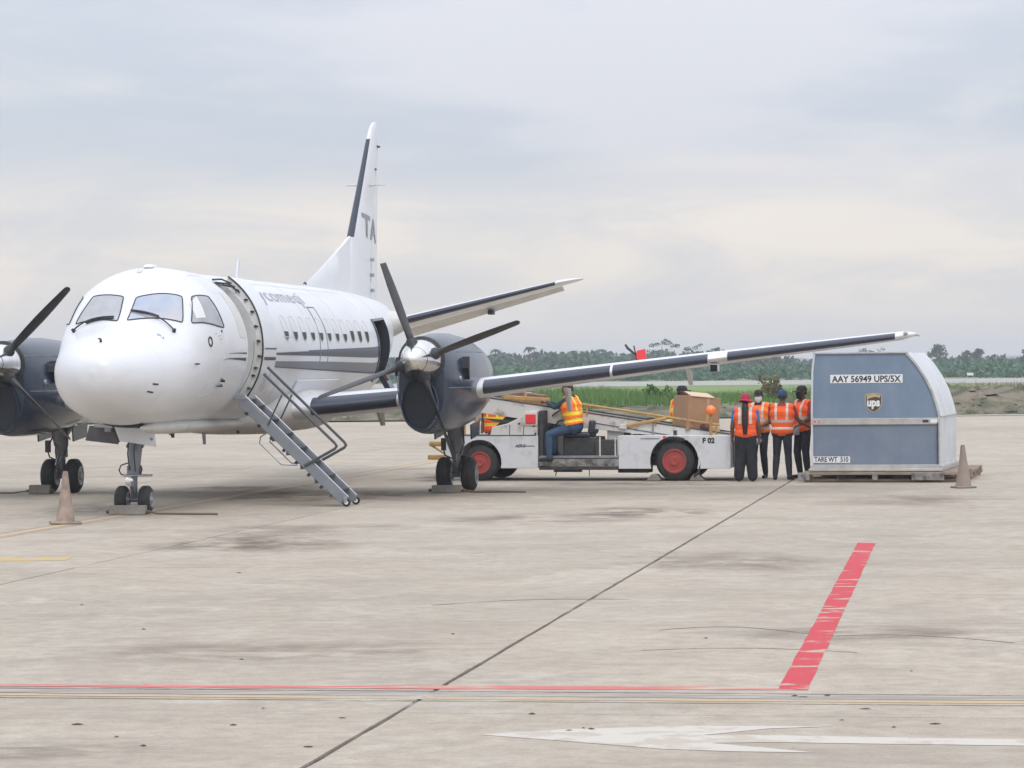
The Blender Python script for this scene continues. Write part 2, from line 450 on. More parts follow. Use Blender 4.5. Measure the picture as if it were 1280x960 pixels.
# ------------------------------------------------------------------ builders
class MB:
    """collects shapes; build() links them as ONE mesh object"""

    def __init__(self):
        self.v, self.f, self.m = [], [], []
        self.mi = 0

    def add(self, vs, fs, mi=None):
        o = len(self.v)
        self.v.extend([tuple(map(float, p)) for p in vs])
        self.f.extend([[i + o for i in q] for q in fs])
        self.m.extend([self.mi if mi is None else mi] * len(fs))
        return self

    def box(self, c, s, rot=None, taper=1.0):
        hx, hy, hz = s[0] / 2, s[1] / 2, s[2] / 2
        vs = []
        for z in (-1, 1):
            k = taper if z > 0 else 1.0
            for x, y in ((-1, -1), (1, -1), (1, 1), (-1, 1)):
                p = Vector((x * hx * k, y * hy * k, z * hz))
                if rot is not None:
                    p = rot @ p
                vs.append((p.x + c[0], p.y + c[1], p.z + c[2]))
        return self.add(vs, [(3, 2, 1, 0), (4, 5, 6, 7), (0, 1, 5, 4), (1, 2, 6, 5), (2, 3, 7, 6), (3, 0, 4, 7)])

    def lathe(self, o, d, prof, n=20, caps=True):
        """profile of (distance along d, radius) turned about the axis"""
        o, d = Vector(o), Vector(d).normalized()
        a = d.orthogonal().normalized()
        b = d.cross(a)
        vs, fs = [], []
        for s, r in prof:
            for k in range(n):
                t = 2 * math.pi * k / n
                vs.append(o + d * s + (a * math.cos(t) + b * math.sin(t)) * r)
        for i in range(len(prof) - 1):
            for k in range(n):
                k2 = (k + 1) % n
                fs.append((i * n + k, i * n + k2, (i + 1) * n + k2, (i + 1) * n + k))
        if caps:
            fs.append(tuple(reversed(range(n))))
            fs.append(tuple(range((len(prof) - 1) * n, len(prof) * n)))
        return self.add(vs, fs)

    def cyl(self, p0, p1, r0, r1=None, n=12):
        p0, p1 = Vector(p0), Vector(p1)
        return self.lathe(p0, p1 - p0, [(0, r0), ((p1 - p0).length, r0 if r1 is None else r1)], n)

    def tube(self, pts, r, n=8):
        pts = [Vector(p) for p in pts]
        vs, fs = [], []
        ref = None
        for i, p in enumerate(pts):
            t = (pts[min(i + 1, len(pts) - 1)] - pts[max(i - 1, 0)]).normalized()
            if ref is None:
                ref = t.orthogonal().normalized()
            a = (ref - t * ref.dot(t)).normalized()
            ref = a
            b = t.cross(a)
            rr = r[i] if isinstance(r, (list, tuple)) else r
            for k in range(n):
                q = 2 * math.pi * k / n
                vs.append(p + (a * math.cos(q) + b * math.sin(q)) * rr)
        for i in range(len(pts) - 1):
            for k in range(n):
                k2 = (k + 1) % n
                fs.append((i * n + k, i * n + k2, (i + 1) * n + k2, (i + 1) * n + k))
        fs.append(tuple(reversed(range(n))))
        fs.append(tuple(range((len(pts) - 1) * n, len(pts) * n)))
        return self.add(vs, fs)

    def grid(self, P, closev=False, capu=False):
        P = np.asarray(P, float)
        m, n = P.shape[:2]
        fs = []
        for i in range(m - 1):
            for j in range(n if closev else n - 1):
                j2 = (j + 1) % n
                fs.append((i * n + j, i * n + j2, (i + 1) * n + j2, (i + 1) * n + j))
        if capu:
            fs.append(tuple(reversed(range(n))))
            fs.append(tuple(range((m - 1) * n, m * n)))
        return self.add(P.reshape(-1, 3), fs)

    def slab(self, P, Q):
        """thin solid between two matching grids (outer P, inner Q)"""
        P, Q = np.asarray(P, float), np.asarray(Q, float)
        m, n = P.shape[:2]
        self.grid(P)
        self.grid(Q)
        for A, B in ((P[0], Q[0]), (P[-1], Q[-1]), (P[:, 0], Q[:, 0]), (P[:, -1], Q[:, -1])):
            self.grid(np.stack([A, B]))
        return self

    def prism(self, poly, fn, h0, h1):
        """flat outline poly of (a, b) pushed from h0 to h1; fn(a, b, h) -> point"""
        n = len(poly)
        vs = [fn(a, b, h0) for a, b in poly] + [fn(a, b, h1) for a, b in poly]
        fs = [tuple(reversed(range(n))), tuple(range(n, 2 * n))]
        fs += [(i, (i + 1) % n, n + (i + 1) % n, n + i) for i in range(n)]
        return self.add(vs, fs)

    def build(self, name, m, parent=None, smooth=40, bevel=0.0, loc=None, subd=0, fix=True):
        me = bpy.data.meshes.new(name)
        me.from_pydata(self.v, [], self.f)
        ms = m if isinstance(m, (list, tuple)) else [m]
        for q in ms:
            me.materials.append(MATS[q])
        me.polygons.foreach_set('material_index', self.m)
        if fix:
            bm = bmesh.new()
            bm.from_mesh(me)
            bmesh.ops.remove_doubles(bm, verts=bm.verts, dist=1e-5)
            bmesh.ops.recalc_face_normals(bm, faces=bm.faces)
            bm.to_mesh(me)
            bm.free()
        if smooth:
            me.polygons.foreach_set('use_smooth', [True] * len(me.polygons))
            me.set_sharp_from_angle(angle=math.radians(smooth))
        me.update()
        o = bpy.data.objects.new(name, me)
        COL.objects.link(o)
        if parent is not None:
            o.parent = parent
        if loc is not None:
            o.location = loc
        if bevel > 0:
            b = o.modifiers.new('bevel', 'BEVEL')
            b.width = bevel
            b.segments = 2
            b.limit_method = 'ANGLE'
        return o


def tag(o, label=None, cat=None, group=None, kind=None):
    if label:
        o['label'] = label
    if cat:
        o['category'] = cat
    if group:
        o['group'] = group
    if kind:
        o['kind'] = kind
    return o


def thing(name, label, cat, loc=(0, 0, 0), rz=0.0, group=None):
    o = bpy.data.objects.new(name, None)
    o.empty_display_size = 0.3
    COL.objects.link(o)
    o.location = loc
    o.rotation_euler = (0, 0, rz)
    return tag(o, label, cat, group)


def dup(o, parent=None, loc=None, rz=None):
    c = o.copy()
    COL.objects.link(c)
    if parent is not None:
        c.parent = parent
    if loc is not None:
        c.location = loc
    if rz is not None:
        c.rotation_euler = (0, 0, rz)
    for ch in list(o.children):
        dup(ch, c)
    return c


def fast_mesh(name, V, F, m, parent=None, mi=None):
    """big quad / triangle soups straight from numpy"""
    V = np.asarray(V, np.float32)
    F = np.asarray(F, np.int32)
    me = bpy.data.meshes.new(name)
    me.vertices.add(len(V))
    me.vertices.foreach_set('co', V.ravel())
    k = F.shape[1]
    me.loops.add(F.size)
    me.loops.foreach_set('vertex_index', F.ravel())
    me.polygons.add(len(F))
    me.polygons.foreach_set('loop_start', np.arange(0, F.size, k, dtype=np.int32))
    me.polygons.foreach_set('loop_total', np.full(len(F), k, dtype=np.int32))
    for q in (m if isinstance(m, (list, tuple)) else [m]):
        me.materials.append(MATS[q])
    if mi is not None:
        me.polygons.foreach_set('material_index', np.asarray(mi, np.int32))
    me.update(calc_edges=True)
    me.validate()
    o = bpy.data.objects.new(name, me)
    COL.objects.link(o)
    if parent is not None:
        o.parent = parent
    return o


_FONT = None


def text_tris(s, size=1.0, shear=0.0, bold=0.0, align='LEFT', spacing=1.0):
    """flat letter outline as (N,2) points and triangles"""
    cu = bpy.data.curves.new('lettering', 'FONT')
    cu.body = s
    cu.size = size
    cu.shear = shear
    cu.offset = bold
    cu.align_x = align
    cu.space_character = spacing
    cu.resolution_u = 3
    o = bpy.data.objects.new('lettering', cu)
    COL.objects.link(o)
    dg = bpy.context.evaluated_depsgraph_get()
    me = o.evaluated_get(dg).to_mesh()
    V = np.array([v.co[:2] for v in me.vertices])
    F = [tuple(p.vertices) for p in me.polygons]
    o.evaluated_get(dg).to_mesh_clear()
    bpy.data.objects.remove(o)
    bpy.data.curves.remove(cu)
    return V, F


def refine(V, F, levels=2):
    """split triangles so that letters can follow a curved skin"""
    V = [tuple(p) for p in V]
    F = [tuple(f) for f in F]
    F = [t for f in F for t in ((f,) if len(f) == 3 else [(f[0], f[k], f[k + 1]) for k in range(1, len(f) - 1)])]
    for _ in range(levels):
        mids, out = {}, []

        def mid(a, b):
            k = (min(a, b), max(a, b))
            if k not in mids:
                mids[k] = len(V)
                V.append(((V[a][0] + V[b][0]) / 2, (V[a][1] + V[b][1]) / 2))
            return mids[k]
        for a, b, c in F:
            x, y, z = mid(a, b), mid(b, c), mid(c, a)
            out += [(a, x, z), (x, b, y), (z, y, c), (x, y, z)]
        F = out
    return np.array(V), F


def lettering(name, s, fn, m, parent, size=1.0, width=None, fine=0, **kw):
    V, F = text_tris(s, size, **kw)
    if fine:
        V, F = refine(V, F, fine)
    if width is not None:
        V[:, 0] = (V[:, 0] - V[:, 0].min()) / (V[:, 0].max() - V[:, 0].min()) * width
    mb = MB()
    mb.add([fn(a, b) for a, b in V], F)
    return mb.build(name, m, parent, smooth=0, fix=False)


def rotz(a):
    return Matrix.Rotation(a, 3, 'Z')


def rotx(a):
    return Matrix.Rotation(a, 3, 'X')


def roty(a):
    return Matrix.Rotation(a, 3, 'Y')


rng = np.random.default_rng(11)

# ------------------------------------------------------------------ setting: ground, apron, markings, field
YAW = -0.1605
PLANE = Vector((-5.365, 41.91, 0.0))           # ground under the nose wheel
CA, SA = math.cos(YAW), math.sin(YAW)


def craft(port, aft, z=0.0):
    """aircraft axes (port, aft, up) -> world"""
    return Vector((PLANE.x + port * CA - aft * SA, PLANE.y + port * SA + aft * CA, z))


EDGE = 113.5


def field_h(x, y):
    """height of the field: a low rough bank behind the apron, then flat"""
    x, y = np.asarray(x, float), np.asarray(y, float)
    a = np.clip((y - EDGE) / 4.5, 0, 1)
    a = a * a * (3 - 2 * a)
    right = np.clip((x - 13.0) / 5.0, 0, 1)
    right = right * right * (3 - 2 * right)
    h = 0.05 + a * (0.42 + 0.42 * right)
    bump = (np.sin(x * 0.9 + 1.3) * np.sin(y * 0.7 + x * 0.31) * 0.10 + np.sin(x * 2.3 + y * 1.1) * 0.06 + np.sin(x * 5.1 - y * 3.3) * 0.035)
    near = a * np.clip((175 - y) / 40, 0, 1)
    h = h + bump * near * (0.8 + 0.8 * right)
    far = np.clip((y - 130) / 70, 0, 1)
    return h * (1 - far) + 0.02 * far


def build_ground():
    ys = np.concatenate([np.linspace(EDGE, 122, 28), np.linspace(122.5, 150, 40), np.linspace(153, 215, 22), np.linspace(230, 420, 12), np.geomspace(460, 3200, 14)])
    xs = np.concatenate([-np.geomspace(1450, 75, 14), np.linspace(-70, 80, 301), np.geomspace(85, 1450, 14)])
    X, Y = np.meshgrid(xs, ys, indexing='ij')
    Z = field_h(X, Y)
    P = np.stack([X, Y, Z], -1)
    mb = MB()
    mb.grid(P)
    # bank in rubble material near the apron
    o = mb.build('ground', ['field_grass', 'rubble'], smooth=180, fix=False)
    me = o.data
    c = np.empty(len(me.polygons) * 3)
    me.polygons.foreach_get('center', c)
    c = c.reshape(-1, 3)
    edge = EDGE + 5.2 + np.clip((c[:, 0] - 12) * 4, 0, 38) + 0.9 * np.sin(c[:, 0] * 1.7) + 0.5 * np.sin(c[:, 0] * 4.1)
    me.polygons.foreach_set('material_index', (c[:, 1] < edge).astype(np.int32))
    tag(o, kind='structure')
    return o


build_ground()


def sheet(name, pts, m, z=0.004, parent=None, kind='structure', th=0.003):
    """thin painted sheet lying on the slabs; pts in world (x, y)"""
    mb = MB()
    if th > 0.005:
        mb.prism(pts, lambda a, b, h: (a, b, h), z - th, z)
    else:
        mb.add([(a, b, z * 0.25) for a, b in pts], [tuple(range(len(pts)))])
    o = mb.build(name, m, parent, smooth=0)
    if parent is None:
        tag(o, kind=kind)
    return o


def build_apron():
    # the long joint between slab columns runs just right of the aircraft, on port = JX
    JX = 8.54
    cols = [JX + 5.87 * k for k in range(-6, 5)]
    rows = [-29.7 + 6.2 * k for k in range(0, 18)]
    ap = MB()
    lo_p, hi_p, lo_a, hi_a = cols[0], cols[-1], rows[0], rows[-1]
    # apron beyond the slabs that can be told apart, up to the field and past the camera
    def ring(p0, p1, a0, a1):
        q = [craft(p0, a0), craft(p1, a0), craft(p1, a1), craft(p0, a1)]
        ap.add([(v.x, v.y, 0.0) for v in q], [(0, 1, 2, 3)])
    ring(-250, lo_p, -90, hi_a)
    ring(hi_p, 250, -90, hi_a)
    ring(lo_p, hi_p, -90, lo_a)
    apron = ap.build('apron', 'concrete', smooth=0, fix=False)
    tag(apron, kind='structure')
    jf = MB()
    q = [craft(lo_p, lo_a), craft(hi_p, lo_a), craft(hi_p, hi_a), craft(lo_p, hi_a)]
    jf.add([(v.x, v.y, -0.014) for v in q], [(0, 1, 2, 3)])
    jf.build('joint_filler', 'joint_filler', apron, smooth=0, fix=False)
    r = random.Random(5)
    for i in range(len(cols) - 1):
        for j in range(len(rows) - 1):
            gl = 0.014 if abs(cols[i] - JX) < 0.1 else 0.005
            gr = 0.014 if abs(cols[i + 1] - JX) < 0.1 else 0.005
            ga = 0.004
            p0, p1, a0, a1 = cols[i] + gl, cols[i + 1] - gr, rows[j] + ga, rows[j + 1] - ga
            z = -0.0003 - r.random() * 0.0012
            # edges broken a little along the joint
            def edge(pa, pb, n, amp):
                out = []
                for k in range(n):
                    t = k / n
                    e = 0 if k == 0 else r.uniform(-amp, amp)
                    d = (pb[1] - pa[1], -(pb[0] - pa[0]))
                    ln = math.hypot(*d)
                    out.append((pa[0] + (pb[0] - pa[0]) * t - d[0] / ln * abs(e), pa[1] + (pb[1] - pa[1]) * t - d[1] / ln * abs(e)))
                return out
            near = j < 14
            nn, am = (9, 0.009) if near else (2, 0.0)
            pts = edge((p0, a0), (p1, a0), nn, am * 0.4) + edge((p1, a0), (p1, a1), nn * 2, am) + edge((p1, a1), (p0, a1), nn, am * 0.4) + edge((p0, a1), (p0, a0), nn * 2, am)
            mb = MB()
            w = [craft(a, b) for a, b in pts]
            n = len(w)
            mb.add([(v.x, v.y, z) for v in w] + [(v.x, v.y, -0.013) for v in w], [tuple(range(n))] + [(k, (k + 1) % n, n + (k + 1) % n, n + k) for k in range(n)])
            mb.build('concrete_slab', 'concrete', apron, smooth=0)
    return apron


build_apron()


def build_markings():
    def wob(a, b, n, w0, w1, amp, seed):
        """long stripe from a to b with slightly ragged edges"""
        r = random.Random(seed)
        a, b = Vector((*a, 0)), Vector((*b, 0))
        d = (b - a).normalized()
        nrm = Vector((-d.y, d.x, 0))
        L, R = [], []
        for k in range(n + 1):
            p = a.lerp(b, k / n)
            w = w0 + (w1 - w0) * k / n
            L.append((p + nrm * (w / 2 + r.uniform(-amp, amp)))[:2])
            R.append((p - nrm * (w / 2 + r.uniform(-amp, amp)))[:2])
        return L + R[::-1]
    def cr(p, a):
        return tuple(craft(p, a)[:2])
    sheet('red_line', wob((1.72, 18.33), (4.0, 33.5), 40, 0.185, 0.20, 0.006, 1), 'paint_red', 0.005)
    sheet('red_line', wob(cr(4.0, -22.3), cr(6.62, -22.2), 14, 0.08, 0.14, 0.02, 7), 'paint_red_faded', 0.0042)
    sheet('red_line', wob(cr(6.6, -22.2), cr(10.70, -22.06), 40, 0.20, 0.17, 0.018, 2), 'paint_red_faded', 0.0045)
    sheet('grey_line', wob(cr(-4, -22.58), cr(24, -22.46), 90, 0.20, 0.20, 0.010, 3), 'paint_grey_line', 0.004)
    sheet('yellow_line', wob(cr(-4, -22.80), cr(24, -22.68), 90, 0.085, 0.085, 0.012, 4), 'paint_yellow_faded', 0.004)
    sheet('crack', wob(cr(-4, -22.41), cr(24, -22.29), 90, 0.022, 0.022, 0.006, 5), 'crack_dark', 0.0035)
    sheet('crack', wob(cr(-4, -22.95), cr(24, -22.83), 90, 0.020, 0.020, 0.006, 6), 'crack_dark', 0.0035)
    # worn white arrow pointing left
    pts = [(-0.194, 16.253), (0.249, 16.453), (0.967, 16.562), (1.787, 16.479), (1.401, 16.399), (1.029, 16.142), (1.376, 16.115), (2.054, 15.959),
           (2.763, 15.819), (3.293, 15.695), (3.238, 15.434), (2.716, 15.555), (1.934, 15.696), (1.35, 15.807), (1.05, 15.796), (1.251, 15.647),
           (1.561, 15.364), (1.151, 15.442), (0.782, 15.567), (0.241, 15.959)]
    sheet('white_arrow', pts, 'paint_white_faded', 0.005)
    # taxi lead-in line along the aircraft's axis
    def ribbon(name, path, w, m, z):
        L, R = [], []
        for i, p in enumerate(path):
            q0, q1 = path[max(i - 1, 0)], path[min(i + 1, len(path) - 1)]
            d = Vector((q1[0] - q0[0], q1[1] - q0[1])).normalized()
            L.append((p[0] - d.y * w / 2, p[1] + d.x * w / 2))
            R.append((p[0] + d.y * w / 2, p[1] - d.x * w / 2))
        sheet(name, L + R[::-1], m, z)
    path = [cr(-0.12 + 0.004 * k * (k > 10), -14 + k) for k in range(0, 60)]
    ribbon('yellow_line', path, 0.16, 'paint_yellow_faded', 0.0045)
    ribbon('yellow_line_border', [(a - 0.16, b) for a, b in path], 0.06, 'paint_grey_line', 0.0040)
    ribbon('yellow_line_border', [(a + 0.16, b) for a, b in path], 0.06, 'paint_grey_line', 0.0036)
    sheet('yellow_line', wob((-13, 31.9), (-4.8, 31.95), 20, 0.66, 0.62, 0.02, 9), 'paint_yellow', 0.0048)
    # stains with their own outlines, laid over the slabs; the stain fades out inside a unit disc
    r = random.Random(3)

    def stain(x, y, sx, sy, m, rz=0.0):
        mb = MB()
        n = 24
        mb.add([(math.cos(6.2832 * k / n), math.sin(6.2832 * k / n), 0) for k in range(n)], [tuple(range(n))])
        o = mb.build('ground_stain', m, smooth=0)
        o.location = (x, y, 0.00025 + 0.00006 * stain.n)
        stain.n += 1
        o.scale = (sx, sy, 1)
        o.rotation_euler = (0, 0, rz)
        tag(o, kind='structure')
    stain.n = 0
    for x, y, sx, sy, m, a in ((-3.1, 34.6, 1.6, 2.6, 'oil_stain', .1), (-2.6, 37.5, 2.0, 1.5, 'damp_stain', .2), (0.3, 39.5, 1.8, 2.2, 'damp_stain', 0), (-3.3, 47.0, 2.6, 3.0, 'oil_stain', .3), (-4.6, 50.5, 1.6, 2.4, 'oil_stain', 0),
                               (0.9, 25.4, 2.2, 1.5, 'pale_stain', .3), (-0.4, 31.0, 1.6, 3.0, 'pale_stain', 0), (1.8, 41.0, 1.3, 2.0, 'oil_stain', 0), (2.2, 30.5, 1.5, 2.2, 'damp_stain', .2), (-1.6, 21.2, 1.9, 1.1, 'damp_stain', -.1),
                               (-4.0, 26.0, 1.5, 2.2, 'pale_stain', .2), (2.7, 22.2, 1.4, 0.8, 'damp_stain', .1), (-2.7, 15.7, 1.2, 0.5, 'damp_stain', 0), (-1.0, 55.0, 1.8, 3.2, 'oil_stain', 0), (4.5, 38.0, 1.5, 3.0, 'pale_stain', .1),
                               (6.0, 44.0, 1.7, 2.5, 'damp_stain', 0), (-6.0, 44.0, 1.3, 2.6, 'damp_stain', 0), (0.2, 45.6, 2.2, 1.8, 'pale_stain', .2), (2.0, 51.0, 2.4, 1.2, 'oil_stain', -.2), (-0.6, 18.0, 1.1, 0.7, 'pale_stain', 0)):
        stain(x, y, sx, sy, m, a)
    # old scrape marks left by tyres
    for (x0, y0, x1, y1, bow, w) in ((1.1, 22.6, 2.35, 21.9, 0.55, 0.03), (2.2, 21.9, 3.6, 21.3, 0.4, 0.028), (-0.7, 25.2, 1.0, 25.6, 0.3, 0.03), (0.9, 21.0, 2.4, 20.7, 0.25, 0.024)):
        path = []
        for k in range(25):
            t = k / 24
            path.append((x0 + (x1 - x0) * t, y0 + (y1 - y0) * t + bow * math.sin(math.pi * t)))
        ribbon('tyre_scrape', path, w, 'crack_dark', 0.003)
    sheet('runway', [(-1400, 303), (1400, 303), (1400, 392), (-1400, 392)], 'runway_asphalt', 0.05, th=0.02)
    sheet('taxiway', [(17, 219), (1400, 219), (1400, 243), (26, 243)], 'runway_asphalt', 0.05, th=0.02)


build_markings()

# ------------------------------------------------------------------ the parked aircraft
# local axes: x = port, y = aft of the nose wheel, z = up
ST = np.array([
    (-1.93, 2.02, 1.96, 0.02, 2.00, 2.0, 2.0), (-1.90, 2.14, 1.83, 0.17, 1.99, 2.0, 2.0), (-1.78, 2.27, 1.66, 0.35, 1.98, 2.05, 2.0),
    (-1.50, 2.41, 1.50, 0.58, 1.97, 2.1, 2.05), (-1.10, 2.525, 1.36, 0.79, 1.98, 2.15, 2.1), (-0.75, 2.615, 1.29, 0.91, 1.99, 2.2, 2.1), (-0.50, 2.70, 1.26, 0.97, 2.02, 2.25, 2.1),
    (-0.30, 2.83, 1.235, 1.01, 2.07, 2.35, 2.1), (-0.10, 3.02, 1.22, 1.045, 2.12, 2.5, 2.1), (0.15, 3.24, 1.21, 1.08, 2.18, 2.5, 2.1),
    (0.50, 3.43, 1.20, 1.115, 2.25, 2.4, 2.05), (1.00, 3.52, 1.19, 1.15, 2.32, 2.15, 2.0), (1.60, 3.52, 1.18, 1.155, 2.33, 2.0, 2.0),
    (3.00, 3.49, 1.18, 1.155, 2.33, 2.0, 2.0), (11.0, 3.49, 1.18, 1.155, 2.33, 2.0, 2.0), (12.5, 3.48, 1.32, 1.09, 2.42, 2.0, 2.0),
    (14.0, 3.45, 1.68, 0.90, 2.60, 2.0, 2.0), (15.5, 3.40, 2.15, 0.62, 2.80, 2.0, 2.0), (16.8, 3.34, 2.62, 0.34, 2.98, 2.0, 2.0),
    (17.6, 3.28, 2.98, 0.12, 3.13, 2.0, 2.0)])


def pchip(xs, ys, x):
    h = np.diff(xs)
    d = np.diff(ys) / h
    m = np.zeros(len(xs))
    for i in range(1, len(xs) - 1):
        if d[i - 1] * d[i] > 0:
            w1, w2 = 2 * h[i] + h[i - 1], h[i] + 2 * h[i - 1]
            m[i] = (w1 + w2) / (w1 / d[i - 1] + w2 / d[i])
    m[0], m[-1] = d[0], d[-1]
    x = np.clip(x, xs[0], xs[-1])
    i = np.clip(np.searchsorted(xs, x, side='right') - 1, 0, len(xs) - 2)
    t = (x - xs[i]) / h[i]
    return (1 + 2 * t) * (1 - t) ** 2 * ys[i] + t * (1 - t) ** 2 * h[i] * m[i] + t * t * (3 - 2 * t) * ys[i + 1] + t * t * (t - 1) * h[i] * m[i + 1]


def fus(X, t, off=0.0):
    """point of the fuselage skin at station X and angle t (0 port, 90 top, -90 keel)"""
    X, t = np.broadcast_arrays(np.asarray(X, float), np.asarray(t, float))

    def raw(X, t):
        a = np.radians(t)
        zt, zb, hw, zw, nt, nb = [pchip(ST[:, 0], ST[:, k], X) for k in range(1, 7)]
        c, s = np.cos(a), np.sin(a)
        n = np.where(s >= 0, nt, nb)
        hz = np.where(s >= 0, zt - zw, zw - zb)
        return np.stack([hw * np.sign(c) * np.abs(c) ** (2 / n), X, zw + hz * np.sign(s) * np.abs(s) ** (2 / n)], -1)
    P = raw(X, t)
    if np.any(np.asarray(off) != 0.0):
        e = 0.02
        dx = raw(X + e, t) - raw(X - e, t)
        dt = raw(X, t + 1.0) - raw(X, t - 1.0)
        nrm = np.cross(dt, dx)
        nrm /= np.maximum(np.linalg.norm(nrm, axis=-1, keepdims=True), 1e-9)
        out = P - np.stack([0 * X, X, 0 * X + 2.3], -1)
        sg = np.sign(np.sum(nrm * out, -1, keepdims=True))
        P = P + nrm * sg * np.asarray(off)[..., None]
    return P


def patch(X0, X1, t0, t1, nx=6, nt=8, off=0.004):
    X, T = np.meshgrid(np.linspace(X0, X1, nx), np.linspace(t0, t1, nt), indexing='ij')
    return fus(X, T, off)


def quad_patch(c, nx=10, nt=8, off=0.004, inset=0.0, rnd=0.0):
    """bilinear patch between four (X, t) corners: top-left, top-right, bottom-right, bottom-left"""
    c = np.array(c, float)
    u, v = np.meshgrid(np.linspace(inset, 1 - inset, nx), np.linspace(inset, 1 - inset, nt), indexing='ij')
    if rnd:       # soft corners
        d = np.maximum(np.abs(u - .5) - (.5 - rnd), 0), np.maximum(np.abs(v - .5) - (.5 - rnd), 0)
        k = np.where((d[0] > 0) & (d[1] > 0), rnd / np.maximum(np.hypot(*d), rnd), 1.0)
        u = .5 + np.sign(u - .5) * (np.minimum(np.abs(u - .5), .5 - rnd) + d[0] * k)
        v = .5 + np.sign(v - .5) * (np.minimum(np.abs(v - .5), .5 - rnd) + d[1] * k)
    p = fus(c[:, 0], c[:, 1])
    b = ((1 - u) * (1 - v))[..., None] * p[0] + (u * (1 - v))[..., None] * p[1] + (u * v)[..., None] * p[2] + ((1 - u) * v)[..., None] * p[3]
    X = b[..., 1]
    zt, zb, hw, zw, nt, nb = [pchip(ST[:, 0], ST[:, k], X) for k in range(1, 7)]
    up = b[..., 2] >= zw
    n = np.where(up, nt, nb)
    hz = np.where(up, zt - zw, zw - zb)
    cy = np.sign(b[..., 0]) * (np.abs(b[..., 0]) / hw) ** (n / 2)
    sy = np.sign(b[..., 2] - zw) * (np.abs(b[..., 2] - zw) / hz) ** (n / 2)
    t = np.degrees(np.arctan2(sy, cy))
    return fus(X, t, off), t


def airfoil(n, th, camber=0.02):
    """closed outline (x/c, z/c) from trailing edge over the top to the nose and back below"""
    b = np.linspace(0, math.pi, n)
    x = (1 + np.cos(b)) / 2

    def yt(x):
        return 5 * th * (0.2969 * np.sqrt(x) - 0.1260 * x - 0.3516 * x ** 2 + 0.2843 * x ** 3 - 0.1015 * x ** 4)
    yc = 4 * camber * x * (1 - x)
    up = np.stack([x, yc + yt(x)], 1)
    lo = np.stack([x, yc - yt(x)], 1)[::-1][1:]
    return np.concatenate([up, lo])


def wing_sections(stations, side, cut=None, inc=2.0, camber=0.02, grow=0.0, n=33, bend=None):
    """stations rows: port, X of leading edge, chord, z of leading edge, thickness"""
    rows = []
    for (Y, X, c, z, th) in stations:
        a = airfoil(n, th, camber)
        if cut is not None:
            lo, hi, kind = cut
            if kind == 'front':      # strip wrapped round the leading edge: x/c up to lo above, hi below
                k = len(a) // 2
                keep = [i for i in range(len(a)) if (i <= k and a[i, 0] <= lo) or (i > k and a[i, 0] <= hi)]
                a = a[keep]
            elif kind == 'band':
                a = a[(a[:, 0] >= lo - 1e-6) & (a[:, 0] <= hi + 1e-6)]
        if grow:
            cen = np.array([0.25, camber])
            d = a - cen
            a = a + d / np.linalg.norm(d, axis=1, keepdims=True) * grow / c
        if bend is not None:
            hx, ang = bend
            d = a - np.array([hx, 0.0])
            r = np.array([[math.cos(ang), math.sin(ang)], [-math.sin(ang), math.cos(ang)]])
            a = np.where(a[:, :1] > hx, np.array([hx, 0.0]) + d @ r.T, a)
        t = math.radians(inc)
        xx = a[:, 0] * math.cos(t) + a[:, 1] * math.sin(t)
        zz = -a[:, 0] * math.sin(t) + a[:, 1] * math.cos(t)
        rows.append(np.stack([np.full(len(a), Y * side), X + xx * c, z + zz * c], 1))
    return np.array(rows)


def interp_st(st, ys):
    st = np.array(st, float)
    return [tuple([y] + [float(np.interp(y, st[:, 0], st[:, k])) for k in range(1, 5)]) for y in ys]


